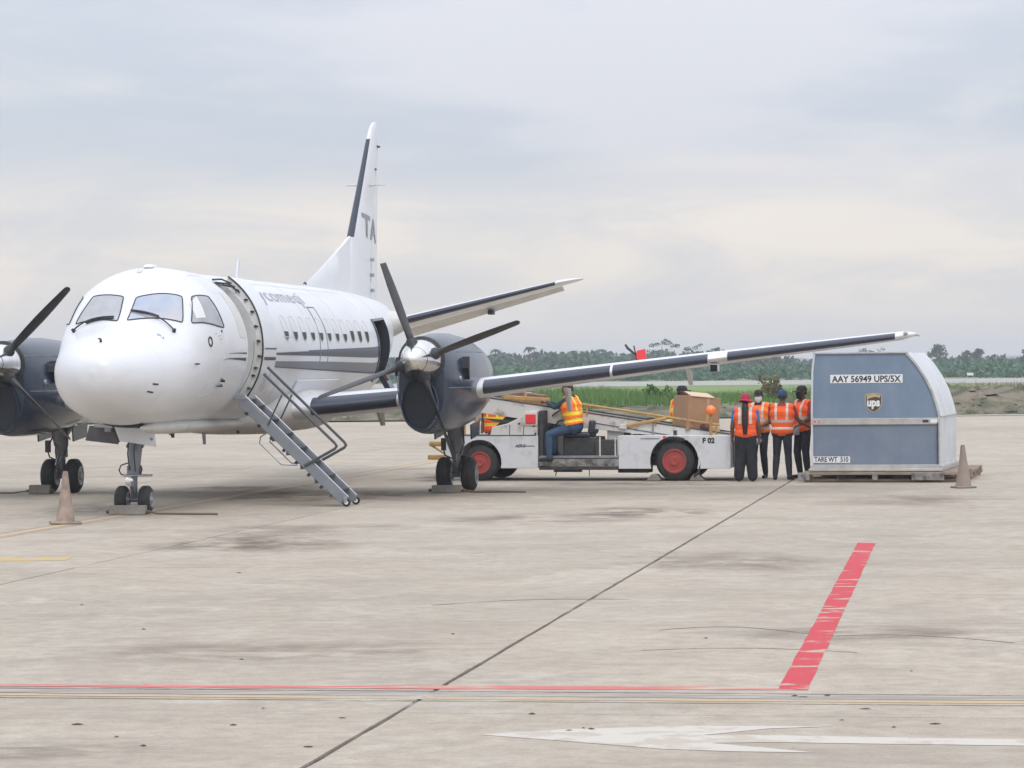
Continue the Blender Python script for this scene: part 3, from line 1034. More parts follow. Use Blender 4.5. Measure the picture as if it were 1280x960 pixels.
def make_aircraft():
    A = thing('aircraft', 'parked white twin turboprop aircraft with dark blue engines and open front door', 'aircraft', PLANE, YAW)

    # ---- fuselage with the passenger door and baggage door cut out
    DX0, DX1, DT0, DT1 = 2.06, 2.62, -36.0, 58.0
    CX0, CX1, CT0, CT1 = 11.62, 12.95, -27.0, 27.0
    NOSE = -1.13
    Xs = sorted(set(np.round(np.concatenate([np.linspace(NOSE, 1.2, 50), np.linspace(1.2, 11, 50), np.linspace(11, 17.6, 40), [DX0, DX1, CX0, CX1]]), 4)))
    Ts = sorted(set(np.round(np.concatenate([np.linspace(-180, 176, 90), [DT0, DT1, CT0, CT1]]), 3)))
    X, T = np.meshgrid(Xs, Ts, indexing='ij')
    P = fus(X, T)
    n = len(Ts)
    mb = MB()
    fs = []
    for i in range(len(Xs) - 1):
        xm = (Xs[i] + Xs[i + 1]) / 2
        for j in range(n):
            tm = (Ts[j] + (Ts[(j + 1) % n] if j + 1 < n else 180)) / 2
            if DX0 < xm < DX1 and DT0 < tm < DT1:
                continue
            if CX0 < xm < CX1 and CT0 < tm < CT1:
                continue
            fs.append((i * n + j, i * n + (j + 1) % n, (i + 1) * n + (j + 1) % n, (i + 1) * n + j))
    fs.append(tuple((len(Xs) - 1) * n + k for k in range(n)))
    mb.add(P.reshape(-1, 3), fs)
    fuselage = mb.build('fuselage', 'white_paint', A, smooth=50)

    Xr = np.concatenate([-1.93 + (np.linspace(0, 1, 26) ** 2) * (1.93 + NOSE - 0.0025)])
    X, T = np.meshgrid(Xr, np.linspace(-180, 176, 90), indexing='ij')
    mb = MB()
    mb.grid(fus(X, T), closev=True, capu=True)
    mb.build('radome', 'white_paint', A, smooth=60)
    mb = MB()
    mb.grid(fus(np.array([[NOSE - 0.003] * 90, [NOSE + 0.001] * 90]), np.array([np.linspace(-180, 176, 90)] * 2), -0.002), closev=True)
    mb.build('radome_joint', 'faint_seam', A)

    def recess(name, x0, x1, t0, t1, depth, m, parent):
        """jambs, ceiling, floor and back wall of a doorway"""
        tt = np.linspace(t0, t1, 14)
        mb = MB()
        for xx in (x0, x1):
            o = fus(np.full(14, xx), tt)
            i_ = o.copy()
            i_[:, 0] = np.minimum(o[:, 0] - 0.05, o[:, 0].min() - depth)
            mb.grid(np.stack([o, i_]))
        for t in (t0, t1):
            o = fus(np.linspace(x0, x1, 4), np.full(4, t))
            i_ = o.copy()
            i_[:, 0] = fus(x0, t)[0] - 0.05
            i_[:, 0] = min(fus(x0, tt)[:, 0]) - depth
            mb.grid(np.stack([o, i_]))
        a = np.array([[[min(fus(x0, tt)[:, 0]) - depth, x, fus(x, t)[2]] for t in (t0, t1)] for x in (x0, x1)])
        mb.grid(a)
        return mb.build(name, m, parent, smooth=0)
    recess('passenger_doorway', DX0, DX1, DT0, DT1, 0.55, 'cabin_lining', A)
    recess('baggage_doorway', CX0, CX1, CT0, CT1, 0.9, 'dark_trim', A)
    # black seal round the passenger doorway, dark liner round the baggage doorway
    def rim(name, x0, x1, t0, t1, w, m, parent, off=0.012, wt=None):
        mb = MB()
        wt = wt or w * 50
        mb.slab(patch(x0 - w, x0, t0, t1, 2, 24, off), patch(x0 - w, x0, t0, t1, 2, 24, -0.03))
        mb.slab(patch(x1, x1 + w, t0, t1, 2, 24, off), patch(x1, x1 + w, t0, t1, 2, 24, -0.03))
        mb.slab(patch(x0 - w, x1 + w, t0 - wt, t0, 6, 3, off), patch(x0 - w, x1 + w, t0 - wt, t0, 6, 3, -0.03))
        mb.slab(patch(x0 - w, x1 + w, t1, t1 + wt, 6, 3, off), patch(x0 - w, x1 + w, t1, t1 + wt, 6, 3, -0.03))
        return mb.build(name, m, parent)
    rim('baggage_door_frame', CX0, CX1, CT0, CT1, 0.05, 'navy_paint', A, 0.02)
    # ribs of the raised baggage door seen inside its opening
    for k in range(3):
        mb = MB()
        xx = CX0 + 0.62 + 0.24 * k
        o = fus(np.full(16, xx), np.linspace(CT0 + 2, CT1 - 2, 16), -0.10 - 0.05 * k)
        mb.tube(o, 0.028)
        mb.build('doorway_rib', ('navy_paint', 'dull_metal', 'navy_paint')[k], A)
    mb = MB()
    mb.box((1.13, 12.25, 1.80), (0.10, 0.42, 0.34), roty(-0.5))
    mb.build('baggage_sill', 'navy_paint', A, bevel=0.01)
    mb = MB()
    mb.box((1.17, 12.10, 1.86), (0.05, 0.16, 0.10), roty(-0.5))
    mb.build('warning_tag', 'bag_maroon', A)

    # ---- passenger door parked just aft of the doorway, bolts along its front edge
    def door_pt(X, t, off):
        k = np.clip((t + 36) / 96.0, 0, 1)
        return fus(X + 0.22 * np.clip((t - 5) / 55.0, 0, 1) ** 1.3, t, off + 0.002 + 0.062 * k)
    Xd, Td = np.meshgrid(np.linspace(2.64, 3.50, 8), np.linspace(-37, 59, 40), indexing='ij')
    mb = MB()
    mb.slab(door_pt(Xd, Td, 0.055), door_pt(Xd, Td, -0.075))
    door = mb.build('passenger_door', 'white_paint', A, smooth=40)
    te = np.linspace(-37, 59, 40)
    for off in (0.058, -0.078):
        mb = MB()
        mb.tube(door_pt(np.full(40, 2.632), te, off), 0.014, 6)
        mb.build('door_seal', 'dark_trim', door)
    mb = MB()
    q0, q1 = door_pt(np.full(40, 2.636), te, 0.048), door_pt(np.full(40, 2.636), te, -0.068)
    mb.grid(np.stack([q0, q1]))
    mb.build('door_edge', 'door_edge', door)
    for t in (-30, -20, -14, -5, 6, 17, 28, 38, 48, 56):
        mb = MB()
        p = Vector(door_pt(2.64, t, -0.005 + 0.012 * math.sin(t)))
        mb.cyl(p + Vector((0, 0.01, 0)), p - Vector((0, 0.05, 0)), 0.021, 0.018, 8)
        mb.box(p + Vector((0.012, -0.02, 0.0)), (0.05, 0.02, 0.016))
        mb.build('door_bolt', 'dark_trim', door)
    for t, xx, l in ((-17, 3.05, 5), (-20, 3.16, 5), (-16, 3.36, 4), (-25, 3.06, 5), (-24, 3.2, 7), (-26, 3.32, 6)):
        mb = MB()
        mb.tube(door_pt(np.full(6, xx), np.linspace(t, t - l, 6), 0.056), 0.008, 5)
        mb.build('door_slot', 'seam', door)
    for t0, t1 in ((1.0, 0.0), (-5.4, -7.6)):
        mb = MB()
        Xq, Tq = np.meshgrid(np.linspace(2.76, 3.48, 6), np.linspace(t0, t1, 3), indexing='ij')
        mb.grid(door_pt(Xq, Tq, 0.059))
        mb.build('painted_stripe', 'stripe_navy', door)
    # hinge arm above the doorway
    for a, b in (((2.35, 62), (2.85, 57)), ((2.2, 57), (2.9, 50)), ((2.45, 55), (2.75, 45))):
        mb = MB()
        mb.tube([fus(a[0], a[1], 0.01), fus((a[0] + b[0]) / 2, (a[1] + b[1]) / 2, 0.06), fus(b[0], b[1], 0.05)], 0.014, 6)
        mb.build('door_hinge_arm', 'dark_trim', A)
    mb = MB()
    mb.slab(patch(1.62, 2.0, 8, 44, 3, 12, 0.006), patch(1.62, 2.0, 8, 44, 3, 12, 0.0))
    mb.build('skin_panel', 'grey_white_paint', A)  # off-white panel lying on the skin ahead of the doorway

    # ---- cockpit windows
    panes = [('windscreen', [(0.072, 118.3), (-0.042, 93.4), (-0.459, 93.6), (-0.243, 134.4)], 'glass_grey'),
             ('windscreen', [(-0.058, 87.8), (0.127, 54.9), (-0.212, 43.4), (-0.446, 88.0)], 'glass_reflect_tint'),
             ('side_window', [(0.248, 47.7), (0.70, 38.7), (0.83, 13.4), (-0.118, 34.8)], 'glass_side'),
             ('side_window', [(0.248, 132.3), (0.70, 141.3), (0.83, 166.6), (-0.118, 145.2)], 'glass_side')]
    for nm, c, m in panes:
        pts, q = quad_patch(c, 16, 14, 0.006, rnd=0.05)
        mb = MB()
        mb.slab(pts, quad_patch(c, 16, 14, -0.002, rnd=0.05)[0])
        pane = mb.build(nm, m, A, smooth=30)
        loop = np.concatenate([pts[:, 0], pts[-1, 1:], pts[::-1, -1][1:], pts[0, ::-1][1:]])
        mb = MB()
        mb.tube(loop, 0.009, 6)
        mb.build('window_seal', 'dark_trim', pane)
    # pale inner sun blind behind the port side window
    mb = MB()
    mb.slab(quad_patch([(0.10, 46), (0.34, 44.5), (0.24, 26), (0.02, 33)], 4, 4, 0.009)[0], quad_patch([(0.10, 46), (0.34, 44.5), (0.24, 26), (0.02, 33)], 4, 4, 0.006)[0])
    mb.build('window_blind', 'shade_white', A)
    # wipers: arm and blade, resting on the screens
    for a, b, e0, e1 in (((-0.38, 134.9), (-0.374, 96.5), (-0.36, 121), (-0.40, 97)), ((-0.417, 45.8), (-0.262, 88.0), (-0.30, 66), (-0.26, 87))):
        mb = MB()
        pts = [fus(a[0] + (b[0] - a[0]) * k, a[1] + (b[1] - a[1]) * k, 0.025 + 0.025 * math.sin(math.pi * k)) for k in np.linspace(0, 1, 10)]
        mb.tube(pts, 0.012, 6)
        mb.cyl(fus(*a, 0.0), fus(*a, 0.05), 0.028, 0.02, 10)
        w = mb.build('wiper', 'dark_trim', A)
        mb = MB()
        pts = [fus(e0[0] + (e1[0] - e0[0]) * k, e0[1] + (e1[1] - e0[1]) * k, 0.018) for k in np.linspace(0, 1, 8)]
        mb.tube(pts, 0.016, 6)
        mb.build('wiper_blade', 'dark_trim', w)
    # probes, vents and small fittings on the nose
    def probe(name, X, t, l, r=0.012, m='dark_trim', fwd=0.1):
        mb = MB()
        p0, p1 = Vector(fus(X, t, -0.005)), Vector(fus(X, t, l))
        mb.cyl(p0, p1, r * 1.5, r, 8)
        mb.cyl(p1 - Vector((0, 0.02, 0)), p1 - Vector((0, -fwd * -1, 0)) - Vector((0, fwd * 2 - 0.0, 0)) * 0.5, r, r * 0.6, 8)
        return mb.build(name, m, A)
    probe('pitot_probe', -0.31, 2.0, 0.06, 0.010, fwd=0.14)
    probe('pitot_probe', -0.31, 178.0, 0.06, 0.010, fwd=0.14)
    probe('vane_probe', 0.86, -22.4, 0.05, 0.02, fwd=0.02)
    probe('vane_probe', 0.95, -27.0, 0.03, 0.014, fwd=0.16)
    probe('drain_probe', -1.46, 91.3, 0.045, 0.014, fwd=0.05)
    for X, t in ((-1.32, -12), (-1.36, -24)):
        mb = MB()
        mb.slab(patch(X, X + 0.10, t, t - 2.2, 3, 3, 0.006), patch(X, X + 0.10, t, t - 2.2, 3, 3, 0))
        mb.build('static_port', 'dark_trim', A)
    for X, t, r in ((0.21, 8.5, 0.075), (0.70, 11.5, 0.02)):
        mb = MB()
        c = Vector(fus(X, t, 0.0))
        nn = (Vector(fus(X, t, 0.1)) - c).normalized()
        mb.lathe(c - nn * 0.01, nn, [(0, r), (0.018, r), (0.018, r * 0.68), (0.004, r * 0.62)], 16)
        mb.build('vent_port', 'dark_trim', A)
    for k, (s, o_) in enumerate((('--', 0.0), ('----', 0.1), ('---', 0.16), ('-', 0.2))):
        tag(lettering('stencil', s, lambda a, b: fus(0.42 + o_ + a, 10 - k * 2.1 + b * 50, 0.004), 'letter_grey', A, 0.10), kind='stuff')
    lettering('nose_number', '67', lambda a, b: fus(-0.66 - 0.4 * b - 0.05 * a, 56 - a * 55, 0.006), 'letter_grey', A, 0.20)
    # panel joints on nose and cabin
    for X0, t0, X1, t1 in ((1.95, -40, 1.95, 62), (0.3, 60, 1.9, 66), (4.0, -44, 9.0, -43), (3.7, 64, 11.0, 64), (4.3, -14, 4.3, -40), (10.9, 40, 10.9, 88), (3.85, -40, 3.85, 88), (6.3, 30, 6.3, 88), (8.6, 28, 8.6, 88), (0.75, -30, 0.75, 10), (0.05, -32, 0.75, -30), (0.05, -32, 0.05, -4), (12.3, 30, 12.3, 88)):
        mb = MB()
        mb.tube(fus(np.linspace(X0, X1, 24), np.linspace(t0, t1, 24), 0.0005), 0.0045, 4)
        mb.build('panel_joint', 'faint_seam', A)

    # ---- cabin windows: oval frame > pane, shade drawn most of the way down
    def oval(X, tc, w, hgt, k, nn=20):
        a = np.linspace(0, 2 * math.pi, nn, endpoint=False)
        ex = 2 / 2.8
        return X + w / 2 * k * np.sign(np.cos(a)) * np.abs(np.cos(a)) ** ex, tc + hgt / 2 * k * np.sign(np.sin(a)) * np.abs(np.sin(a)) ** ex
    for k in range(11):
        X = 4.60 + 0.607 * k
        tc, w, hgt = 17.5, 0.31, 19.0
        rings = [fus(*oval(X, tc, w, hgt, s), o) for s, o in ((1.10, 0.001), (1.08, 0.008), (1.02, 0.008), (1.0, 0.0))]
        mb = MB()
        mb.grid(np.array(rings), closev=True)
        fr = mb.build('cabin_window', 'door_edge', A, smooth=30)
        full = [oval(X, tc, w, hgt, s) for s in (1.0, 0.8, 0.6, 0.4, 0.2, 0.01)]
        mb = MB()
        mb.grid(np.array([fus(a, b, 0.002) for a, b in full]), closev=True)
        mb.build('pane', 'glass_dark', fr, smooth=0)
        drop = 0.66 if k < 8 else 0.50
        lo = tc + hgt / 2 - hgt * drop
        mb = MB()
        mb.grid(np.array([fus(a, np.maximum(b, lo), 0.005) for a, b in full]), closev=True)
        mb.build('window_shade', 'shade_white', fr, smooth=0)
    # over-wing exit outline
    c = [(6.83, -9.5), (7.40, -9.5), (7.40, 38), (6.90, 38)]
    mb = MB()
    loop = []
    for i in range(4):
        a, b = c[i], c[(i + 1) % 4]
        for s in np.linspace(0, 1, 12, endpoint=False):
            loop.append(fus(a[0] + (b[0] - a[0]) * s, a[1] + (b[1] - a[1]) * s, 0.002))
    mb.tube(loop + loop[:1], 0.009, 5)
    mb.build('exit_outline', 'seam_dark', A)

    # ---- painted stripes and lettering
    def stripe(name, rows, m, off=0.004):
        """rows: X, upper t, lower t"""
        rows = np.array(rows, float)
        X = np.linspace(rows[0, 0], rows[-1, 0], 40)
        a, b = np.interp(X, rows[:, 0], rows[:, 1]), np.interp(X, rows[:, 0], rows[:, 2])
        T = a[:, None] + (b - a)[:, None] * np.linspace(0, 1, 5)[None]
        mb = MB()
        mb.grid(fus(np.repeat(X[:, None], 5, 1), T, off))
        return mb.build(name, m, A)
    stripe('painted_stripe', [(3.70, -2.4, -4.0), (6.5, -0.4, -4.4), (11.56, 1.2, -5.6)], 'stripe_navy')
    stripe('painted_stripe', [(6.0, 0.0, -1.4), (11.56, 4.2, 0.6)], 'stripe_blue', 0.0045)
    stripe('painted_stripe', [(3.74, -8.8, -13.4), (7.5, -9.0, -16.2), (11.56, -10.2, -20.0)], 'stripe_grey')
    stripe('painted_stripe', [(3.74, -12.8, -13.6), (11.56, -18.8, -20.4)], 'stripe_navy', 0.006)
    stripe('painted_stripe', [(0.95, -2.9, -3.1), (1.97, -2.4, -3.6)], 'stripe_navy')
    stripe('painted_stripe', [(0.72, -6.4, -6.6), (1.97, -6.4, -8.8)], 'stripe_navy')
    V, F = refine(*text_tris('ycomeqi', 1.0, shear=0.1, bold=0.002, spacing=1.08), 3)
    V[:, 0] /= V[:, 0].max()
    mb = MB()
    mb.add([fus(4.12 + 2.95 * a, 41.5 + 21 * b, 0.005) for a, b in V], F)
    mb.build('side_lettering', 'side_letter', A, smooth=0, fix=False)
    stripe('painted_stripe', [(4.3, 10.4, 9.7), (5.0, 10.4, 9.7)], 'door_edge', 0.003)

    # ---- roof aerials
    mb = MB()
    mb.prism([(5.85, 3.46), (6.13, 3.46), (6.10, 3.80), (5.99, 3.81)], lambda a, b, h: (h, a, b), -0.012, 0.012)
    mb.build('blade_aerial', 'white_paint', A, bevel=0.006)
    mb = MB()
    mb.box((0, 0.95, 3.535), (0.16, 0.34, 0.05), taper=0.7)
    mb.build('aerial_fairing', 'white_paint', A, bevel=0.015)
    mb = MB()
    mb.box((-0.04, 0.55, 3.455), (0.08, 0.14, 0.06), taper=0.7)
    mb.build('aerial_fairing', 'white_paint', A, bevel=0.015)
    for Y, X, l, m in ((0.1, 3.3, 0.30, 'dull_metal'), (0.28, 0.9, 0.14, 'dark_trim'), (0.05, 1.6, 0.12, 'dull_metal'), (0.35, 4.4, 0.16, 'dark_trim')):
        mb = MB()
        z0 = 1.19
        mb.prism([(X, z0), (X + 0.16, z0), (X + 0.20, z0 - l), (X + 0.10, z0 - l)], lambda a, b, h: (Y + h, a, b), -0.012, 0.012)
        mb.build('belly_aerial', m, A, bevel=0.004)

    # ---- belly and wing-root fairing
    def loft(name, secs, m, parent, n=28, smooth=60, cap=True):
        """secs: X, centre port, half width, z low, z high, exponent"""
        P = []
        for X, yc, hw, z0, z1, ex in secs:
            a = np.linspace(0, 2 * math.pi, n, endpoint=False)
            c, s = np.cos(a), np.sin(a)
            P.append(np.stack([yc + hw * np.sign(c) * np.abs(c) ** (2 / ex), np.full(n, X), (z0 + z1) / 2 + (z1 - z0) / 2 * np.sign(s) * np.abs(s) ** (2 / ex)], 1))
        mb = MB()
        mb.grid(np.array(P), closev=True, capu=cap)
        return mb.build(name, m, parent, smooth=smooth)
    loft('belly_fairing', [(4.1, 0, 0.30, 1.14, 1.30, 2), (4.5, 0, 0.75, 1.06, 1.5, 2.4), (5.1, 0, 1.03, 1.00, 1.75, 2.6), (6.5, 0, 1.13, 0.97, 1.90, 2.6), (8.3, 0, 1.10, 0.98, 1.85, 2.6), (9.4, 0, 0.85, 1.06, 1.6, 2.4), (10.2, 0, 0.3, 1.14, 1.3, 2)], 'grey_white_paint', A)
    loft('keel_fairing', [(-0.55, 0.30, 0.05, 1.19, 1.25, 2), (-0.2, 0.33, 0.14, 1.135, 1.32, 2.0), (0.5, 0.36, 0.22, 1.12, 1.33, 2.0), (2.0, 0.26, 0.34, 1.10, 1.32, 2.0), (4.4, 0.0, 0.50, 1.08, 1.3, 2)], 'grey_white_paint', A)
    mb = MB()
    mb.slab(patch(5.55, 8.6, -24, -42, 12, 8, 0.035), patch(5.55, 8.6, -24, -42, 12, 8, 0.0))
    mb.build('root_panel', 'white_paint', A, bevel=0.008)

    # ---- wings
    W = [(0.9, 5.27, 2.62, 1.375, 0.16), (1.15, 5.30, 2.58, 1.395, 0.16), (2.71, 5.62, 2.30, 1.53, 0.16), (3.93, 5.80, 2.12, 1.69, 0.155), (6.15, 6.10, 1.78, 1.955, 0.145),
         (7.6, 6.26, 1.56, 2.125, 0.14), (9.2, 6.42, 1.32, 2.305, 0.135), (10.55, 6.55, 1.10, 2.455, 0.13), (10.70, 6.63, 0.98, 2.475, 0.11), (10.80, 6.80, 0.70, 2.49, 0.07), (10.84, 7.05, 0.36, 2.50, 0.03)]
    for side in (1, -1):
        mb = MB()
        mb.grid(wing_sections(interp_st(W, [0.9, 1.15, 1.9, 2.71, 3.3, 3.93, 5, 6.15, 7.6, 9.2, 10.55, 10.70, 10.80, 10.84]), side), closev=False, capu=True)
        wing = mb.build('wing', 'white_paint', A, smooth=50)
        for y0, y1 in ((1.32, 2.66), (4.02, 6.02), (6.06, 7.56), (7.87, 10.50)):
            mb = MB()
            mb.grid(wing_sections(interp_st(W, np.linspace(y0, y1, 8)), side, cut=(0.085, 0.055, 'front'), grow=0.006, n=81))
            mb.build('deicing_boot', 'boot_rubber', wing, smooth=60)
        mb = MB()
        mb.grid(wing_sections(interp_st(W, np.linspace(7.58, 7.85, 3)), side, cut=(0.09, 0.09, 'front'), grow=0.007, n=61))
        mb.build('stall_strip', 'polished_metal', wing, smooth=60)
        mb = MB()
        mb.box((7.66 * side, 6.43, 1.985), (0.13, 0.30, 0.13))
        mb.build('lamp_housing', 'white_paint', wing, bevel=0.02)
        mb = MB()
        mb.box((7.66 * side, 6.272, 1.982), (0.115, 0.02, 0.115))
        mb.build('landing_lamp', 'glass_dark', wing, bevel=0.005)
        for Y, X, z, l in ((2.05, 7.0, 1.38, 0.30), (5.12, 7.4, 1.69, 0.40), (7.15, 7.2, 1.97, 0.26)):
            mb = MB()
            mb.prism([(X - 0.1, z), (X + 0.45, z - 0.02), (X + 0.58, z - l), (X + 0.44, z - l), (X + 0.12, z - 0.10)], lambda a, b, h: (Y * side + h, a, b), -0.032, 0.032)
            mb.build('flap_hinge_fairing', 'grey_white_paint', wing, bevel=0.012)
        mb = MB()
        mb.tube([(10.78 * side, 7.4, 2.47), (10.86 * side, 7.65, 2.47)], 0.006, 5)
        mb.tube([(10.4 * side, 7.6, 2.44), (10.42 * side, 7.85, 2.43)], 0.006, 5)
        mb.build('static_wick', 'dark_trim', wing)
        mb = MB()
        mb.lathe((10.66 * side, 6.60, 2.50), (0.5 * side, -1, 0), [(0, 0.035), (0.05, 0.03), (0.08, 0.012)], 10)
        mb.build('navigation_lamp', 'lens', wing)

    # ---- tail
    TP = [(0.25, 14.85, 2.05, 2.80, 0.125), (0.75, 14.95, 1.95, 2.90, 0.125), (2.3, 15.35, 1.45, 3.28, 0.12), (3.83, 15.76, 1.0, 3.655, 0.11), (4.05, 15.90, 0.84, 3.70, 0.09), (4.20, 16.18, 0.5, 3.73, 0.05)]
    for side in (1, -1):
        mb = MB()
        mb.grid(wing_sections(TP, side, cut=(0, 0.64, 'band'), inc=0.5, camber=0.0), closev=True, capu=True)
        t = mb.build('tailplane', 'white_paint', A, smooth=50)
        mb = MB()
        sec = wing_sections(interp_st(TP, [0.72, 2.3, 3.78]), side, cut=(0.66, 1.0, 'band'), inc=0.5, camber=0.0, bend=(0.66, math.radians(20)))
        mb.grid(sec, closev=True, capu=True)
        mb.build('elevator', 'grey_white_paint', A, smooth=50)
        mb = MB()
        mb.grid(wing_sections(interp_st(TP, np.linspace(0.98, 3.74, 8)), side, cut=(0.05, 0.06, 'front'), inc=0.5, camber=0.0, grow=0.006, n=81))
        mb.build('deicing_boot', 'boot_rubber', t, smooth=60)
        mb = MB()
        mb.box((2.35 * side, 16.6, 3.10), (0.10, 0.3, 0.08))
        mb.build('elevator_hinge', 'dark_trim', t, bevel=0.01)
        mb = MB()
        mb.lathe((0.5 * side, 14.95, 2.85), (1 * side, 0, 0.18), [(0, 0.30), (0.25, 0.24), (0.45, 0.17)], 16)
        mb.build('root_fairing', 'grey_white_paint', t)

    def fin_sections(rows, cut=None, grow=0.0, n=33, bend=None):
        R = wing_sections([(z, X, c, 0.0, th) for z, X, c, th in rows], 1, cut=cut, inc=0.0, camber=0.0, grow=grow, n=n, bend=bend)
        return np.stack([R[..., 2], R[..., 1], R[..., 0]], -1)
    FN = [(3.0, 13.30, 3.62, 0.085), (3.6, 13.72, 3.22, 0.09), (4.34, 14.24, 2.74, 0.095), (5.0, 14.83, 2.20, 0.10), (5.8, 15.56, 1.56, 0.115), (6.55, 16.22, 0.98, 0.14), (6.75, 16.42, 0.80, 0.13), (6.86, 16.62, 0.55, 0.10), (6.90, 16.80, 0.30, 0.06)]
    mb = MB()
    mb.grid(fin_sections(FN, cut=(0, 0.66, 'band')), closev=True, capu=True)
    fin = mb.build('fin', 'white_paint', A, smooth=50)
    mb = MB()
    mb.grid(fin_sections(FN[:6], cut=(0.67, 1.0, 'band')), closev=True, capu=True)
    mb.build('rudder', 'white_paint', A, smooth=50)
    mb = MB()
    mb.grid(fin_sections([tuple([z] + [float(np.interp(z, [r[0] for r in FN], [r[k] for r in FN])) for k in (1, 2, 3)]) for z in np.linspace(4.53, 6.52, 8)], cut=(0.05, 0.05, 'front'), grow=0.006, n=81))
    mb.build('deicing_boot', 'boot_rubber', fin, smooth=60)
    # dorsal fin running forward along the roof
    mb = MB()
    P = []
    for k in np.linspace(0, 1, 14):
        X = 10.5 + k * (14.6 - 10.5)
        top = 3.50 + (4.60 - 3.50) * k ** 1.08
        w = 0.03 + 0.10 * k
        P.append([(-w, X, 3.36), (-w * 0.75, X, (3.36 + top) / 2), (-w * 0.25, X, top - 0.015), (0, X, top), (w * 0.25, X, top - 0.015), (w * 0.75, X, (3.36 + top) / 2), (w, X, 3.36)])
    mb.grid(np.array(P), capu=True)
    mb.build('dorsal_fin', 'white_paint', A, smooth=50)
    mb = MB()
    mb.lathe((0, 10.72, 3.53), (0, -0.3, 1), [(0, 0.032), (0.025, 0.03), (0.045, 0.014)], 10)
    mb.build('beacon_lamp', 'bag_maroon', A)
    mb = MB()
    for side in (1, -1):
        mb.tube([(0.04 * side, 16.0, 5.59), (0.22 * side, 15.9, 5.60), (0.40 * side, 15.98, 5.60)], [0.028, 0.02, 0.012], 6)
    mb.build('whisker_aerial', 'grey_white_paint', fin)
    def fin_side(a, b):
        X, z = a, b
        le = np.interp(z, [r[0] for r in FN], [r[1] for r in FN])
        c = np.interp(z, [r[0] for r in FN], [r[2] for r in FN])
        th = np.interp(z, [r[0] for r in FN], [r[3] for r in FN])
        u = min(max((X - le) / c, 0.001), 1)
        t = 5 * th * (0.2969 * math.sqrt(u) - 0.1260 * u - 0.3516 * u ** 2 + 0.2843 * u ** 3 - 0.1015 * u ** 4)
        return (t * c + 0.008, X, z)
    V, F = refine(*text_tris('TA', 0.52, bold=0.012, spacing=1.1), 3)
    V[:, 0] /= V[:, 0].max()
    mb = MB()
    mb.add([fin_side(15.12 + 1.60 * a, 4.60 + 1.16 * b - 0.10 * a) for a, b in V], F)
    mb.build('tail_lettering', 'letter_grey', A, smooth=0, fix=False)
    for z in (3.55, 3.85, 4.15):
        mb = MB()
        mb.box((0.12, 15.95, z), (0.06, 0.12, 0.07))
        mb.build('rudder_hinge', 'dull_metal', fin, bevel=0.01)
    for z, xx in ((6.42, 16.95), (5.95, 16.6)):
        mb = MB()
        mb.box((0.05, xx, z), (0.05, 0.16, 0.035))
        mb.build('rudder_hinge', 'dark_trim', fin)
    loft('tail_cone', [(17.3, 0, 0.14, 2.90, 3.26, 2), (17.7, 0, 0.10, 2.98, 3.20, 2), (17.85, 0, 0.04, 3.04, 3.14, 2)], 'grey_white_paint', A)

    # ---- engines
    def engine(side, base):
        yc = 3.355 * side
        H = 2.15
        secs = [(4.16, 0.355, 1.07, 2.46, 2.1), (4.22, 0.385, 1.03, 2.49, 2.1), (4.6, 0.475, 1.00, 2.53, 2.08), (5.2, 0.545, 0.99, 2.57, 2.05), (6.0, 0.58, 1.00, 2.58, 2.05), (7.0, 0.57, 1.06, 2.54, 2.05), (8.0, 0.47, 1.22, 2.43, 2.1), (9.0, 0.30, 1.5, 2.28, 2.2), (9.7, 0.10, 1.85, 2.12, 2)]
        P = []
        n = 40
        for X, hw, z0, z1, ex in secs:
            a = np.linspace(0, 2 * math.pi, n, endpoint=False)
            c, s = np.cos(a), np.sin(a)
            P.append(np.stack([yc + hw * np.sign(c) * np.abs(c) ** (2 / ex), np.full(n, X), (z0 + z1) / 2 + (z1 - z0) / 2 * np.sign(s) * np.abs(s) ** (2 / ex)], 1))
        mb = MB()
        mb.grid(np.array(P), closev=True, capu=True)
        nac = mb.build('nacelle', 'navy_paint', A, smooth=60)
        # chin intake: lip and a flat disc coloured near-black for the shaded duct
        cx, cz = yc - 0.02, 1.47
        a = np.linspace(0, 2 * math.pi, 28, endpoint=False)
        rows = []
        for X, w, h in ((4.20, 0.30, 0.42), (4.10, 0.30, 0.41), (4.06, 0.28, 0.39), (4.08, 0.262, 0.37), (4.155, 0.252, 0.355)):
            rows.append(np.stack([cx + w * np.cos(a), np.full(28, X), cz + h * np.sin(a)], 1))
        mb = MB()
        mb.grid(np.array(rows), closev=True)
        mb.build('intake_lip', 'navy_paint', nac, smooth=70)
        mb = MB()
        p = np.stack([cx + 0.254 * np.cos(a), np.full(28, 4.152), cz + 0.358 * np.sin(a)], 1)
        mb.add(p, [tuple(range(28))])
        mb.build('intake_disc', 'intake_dark', nac, smooth=0)
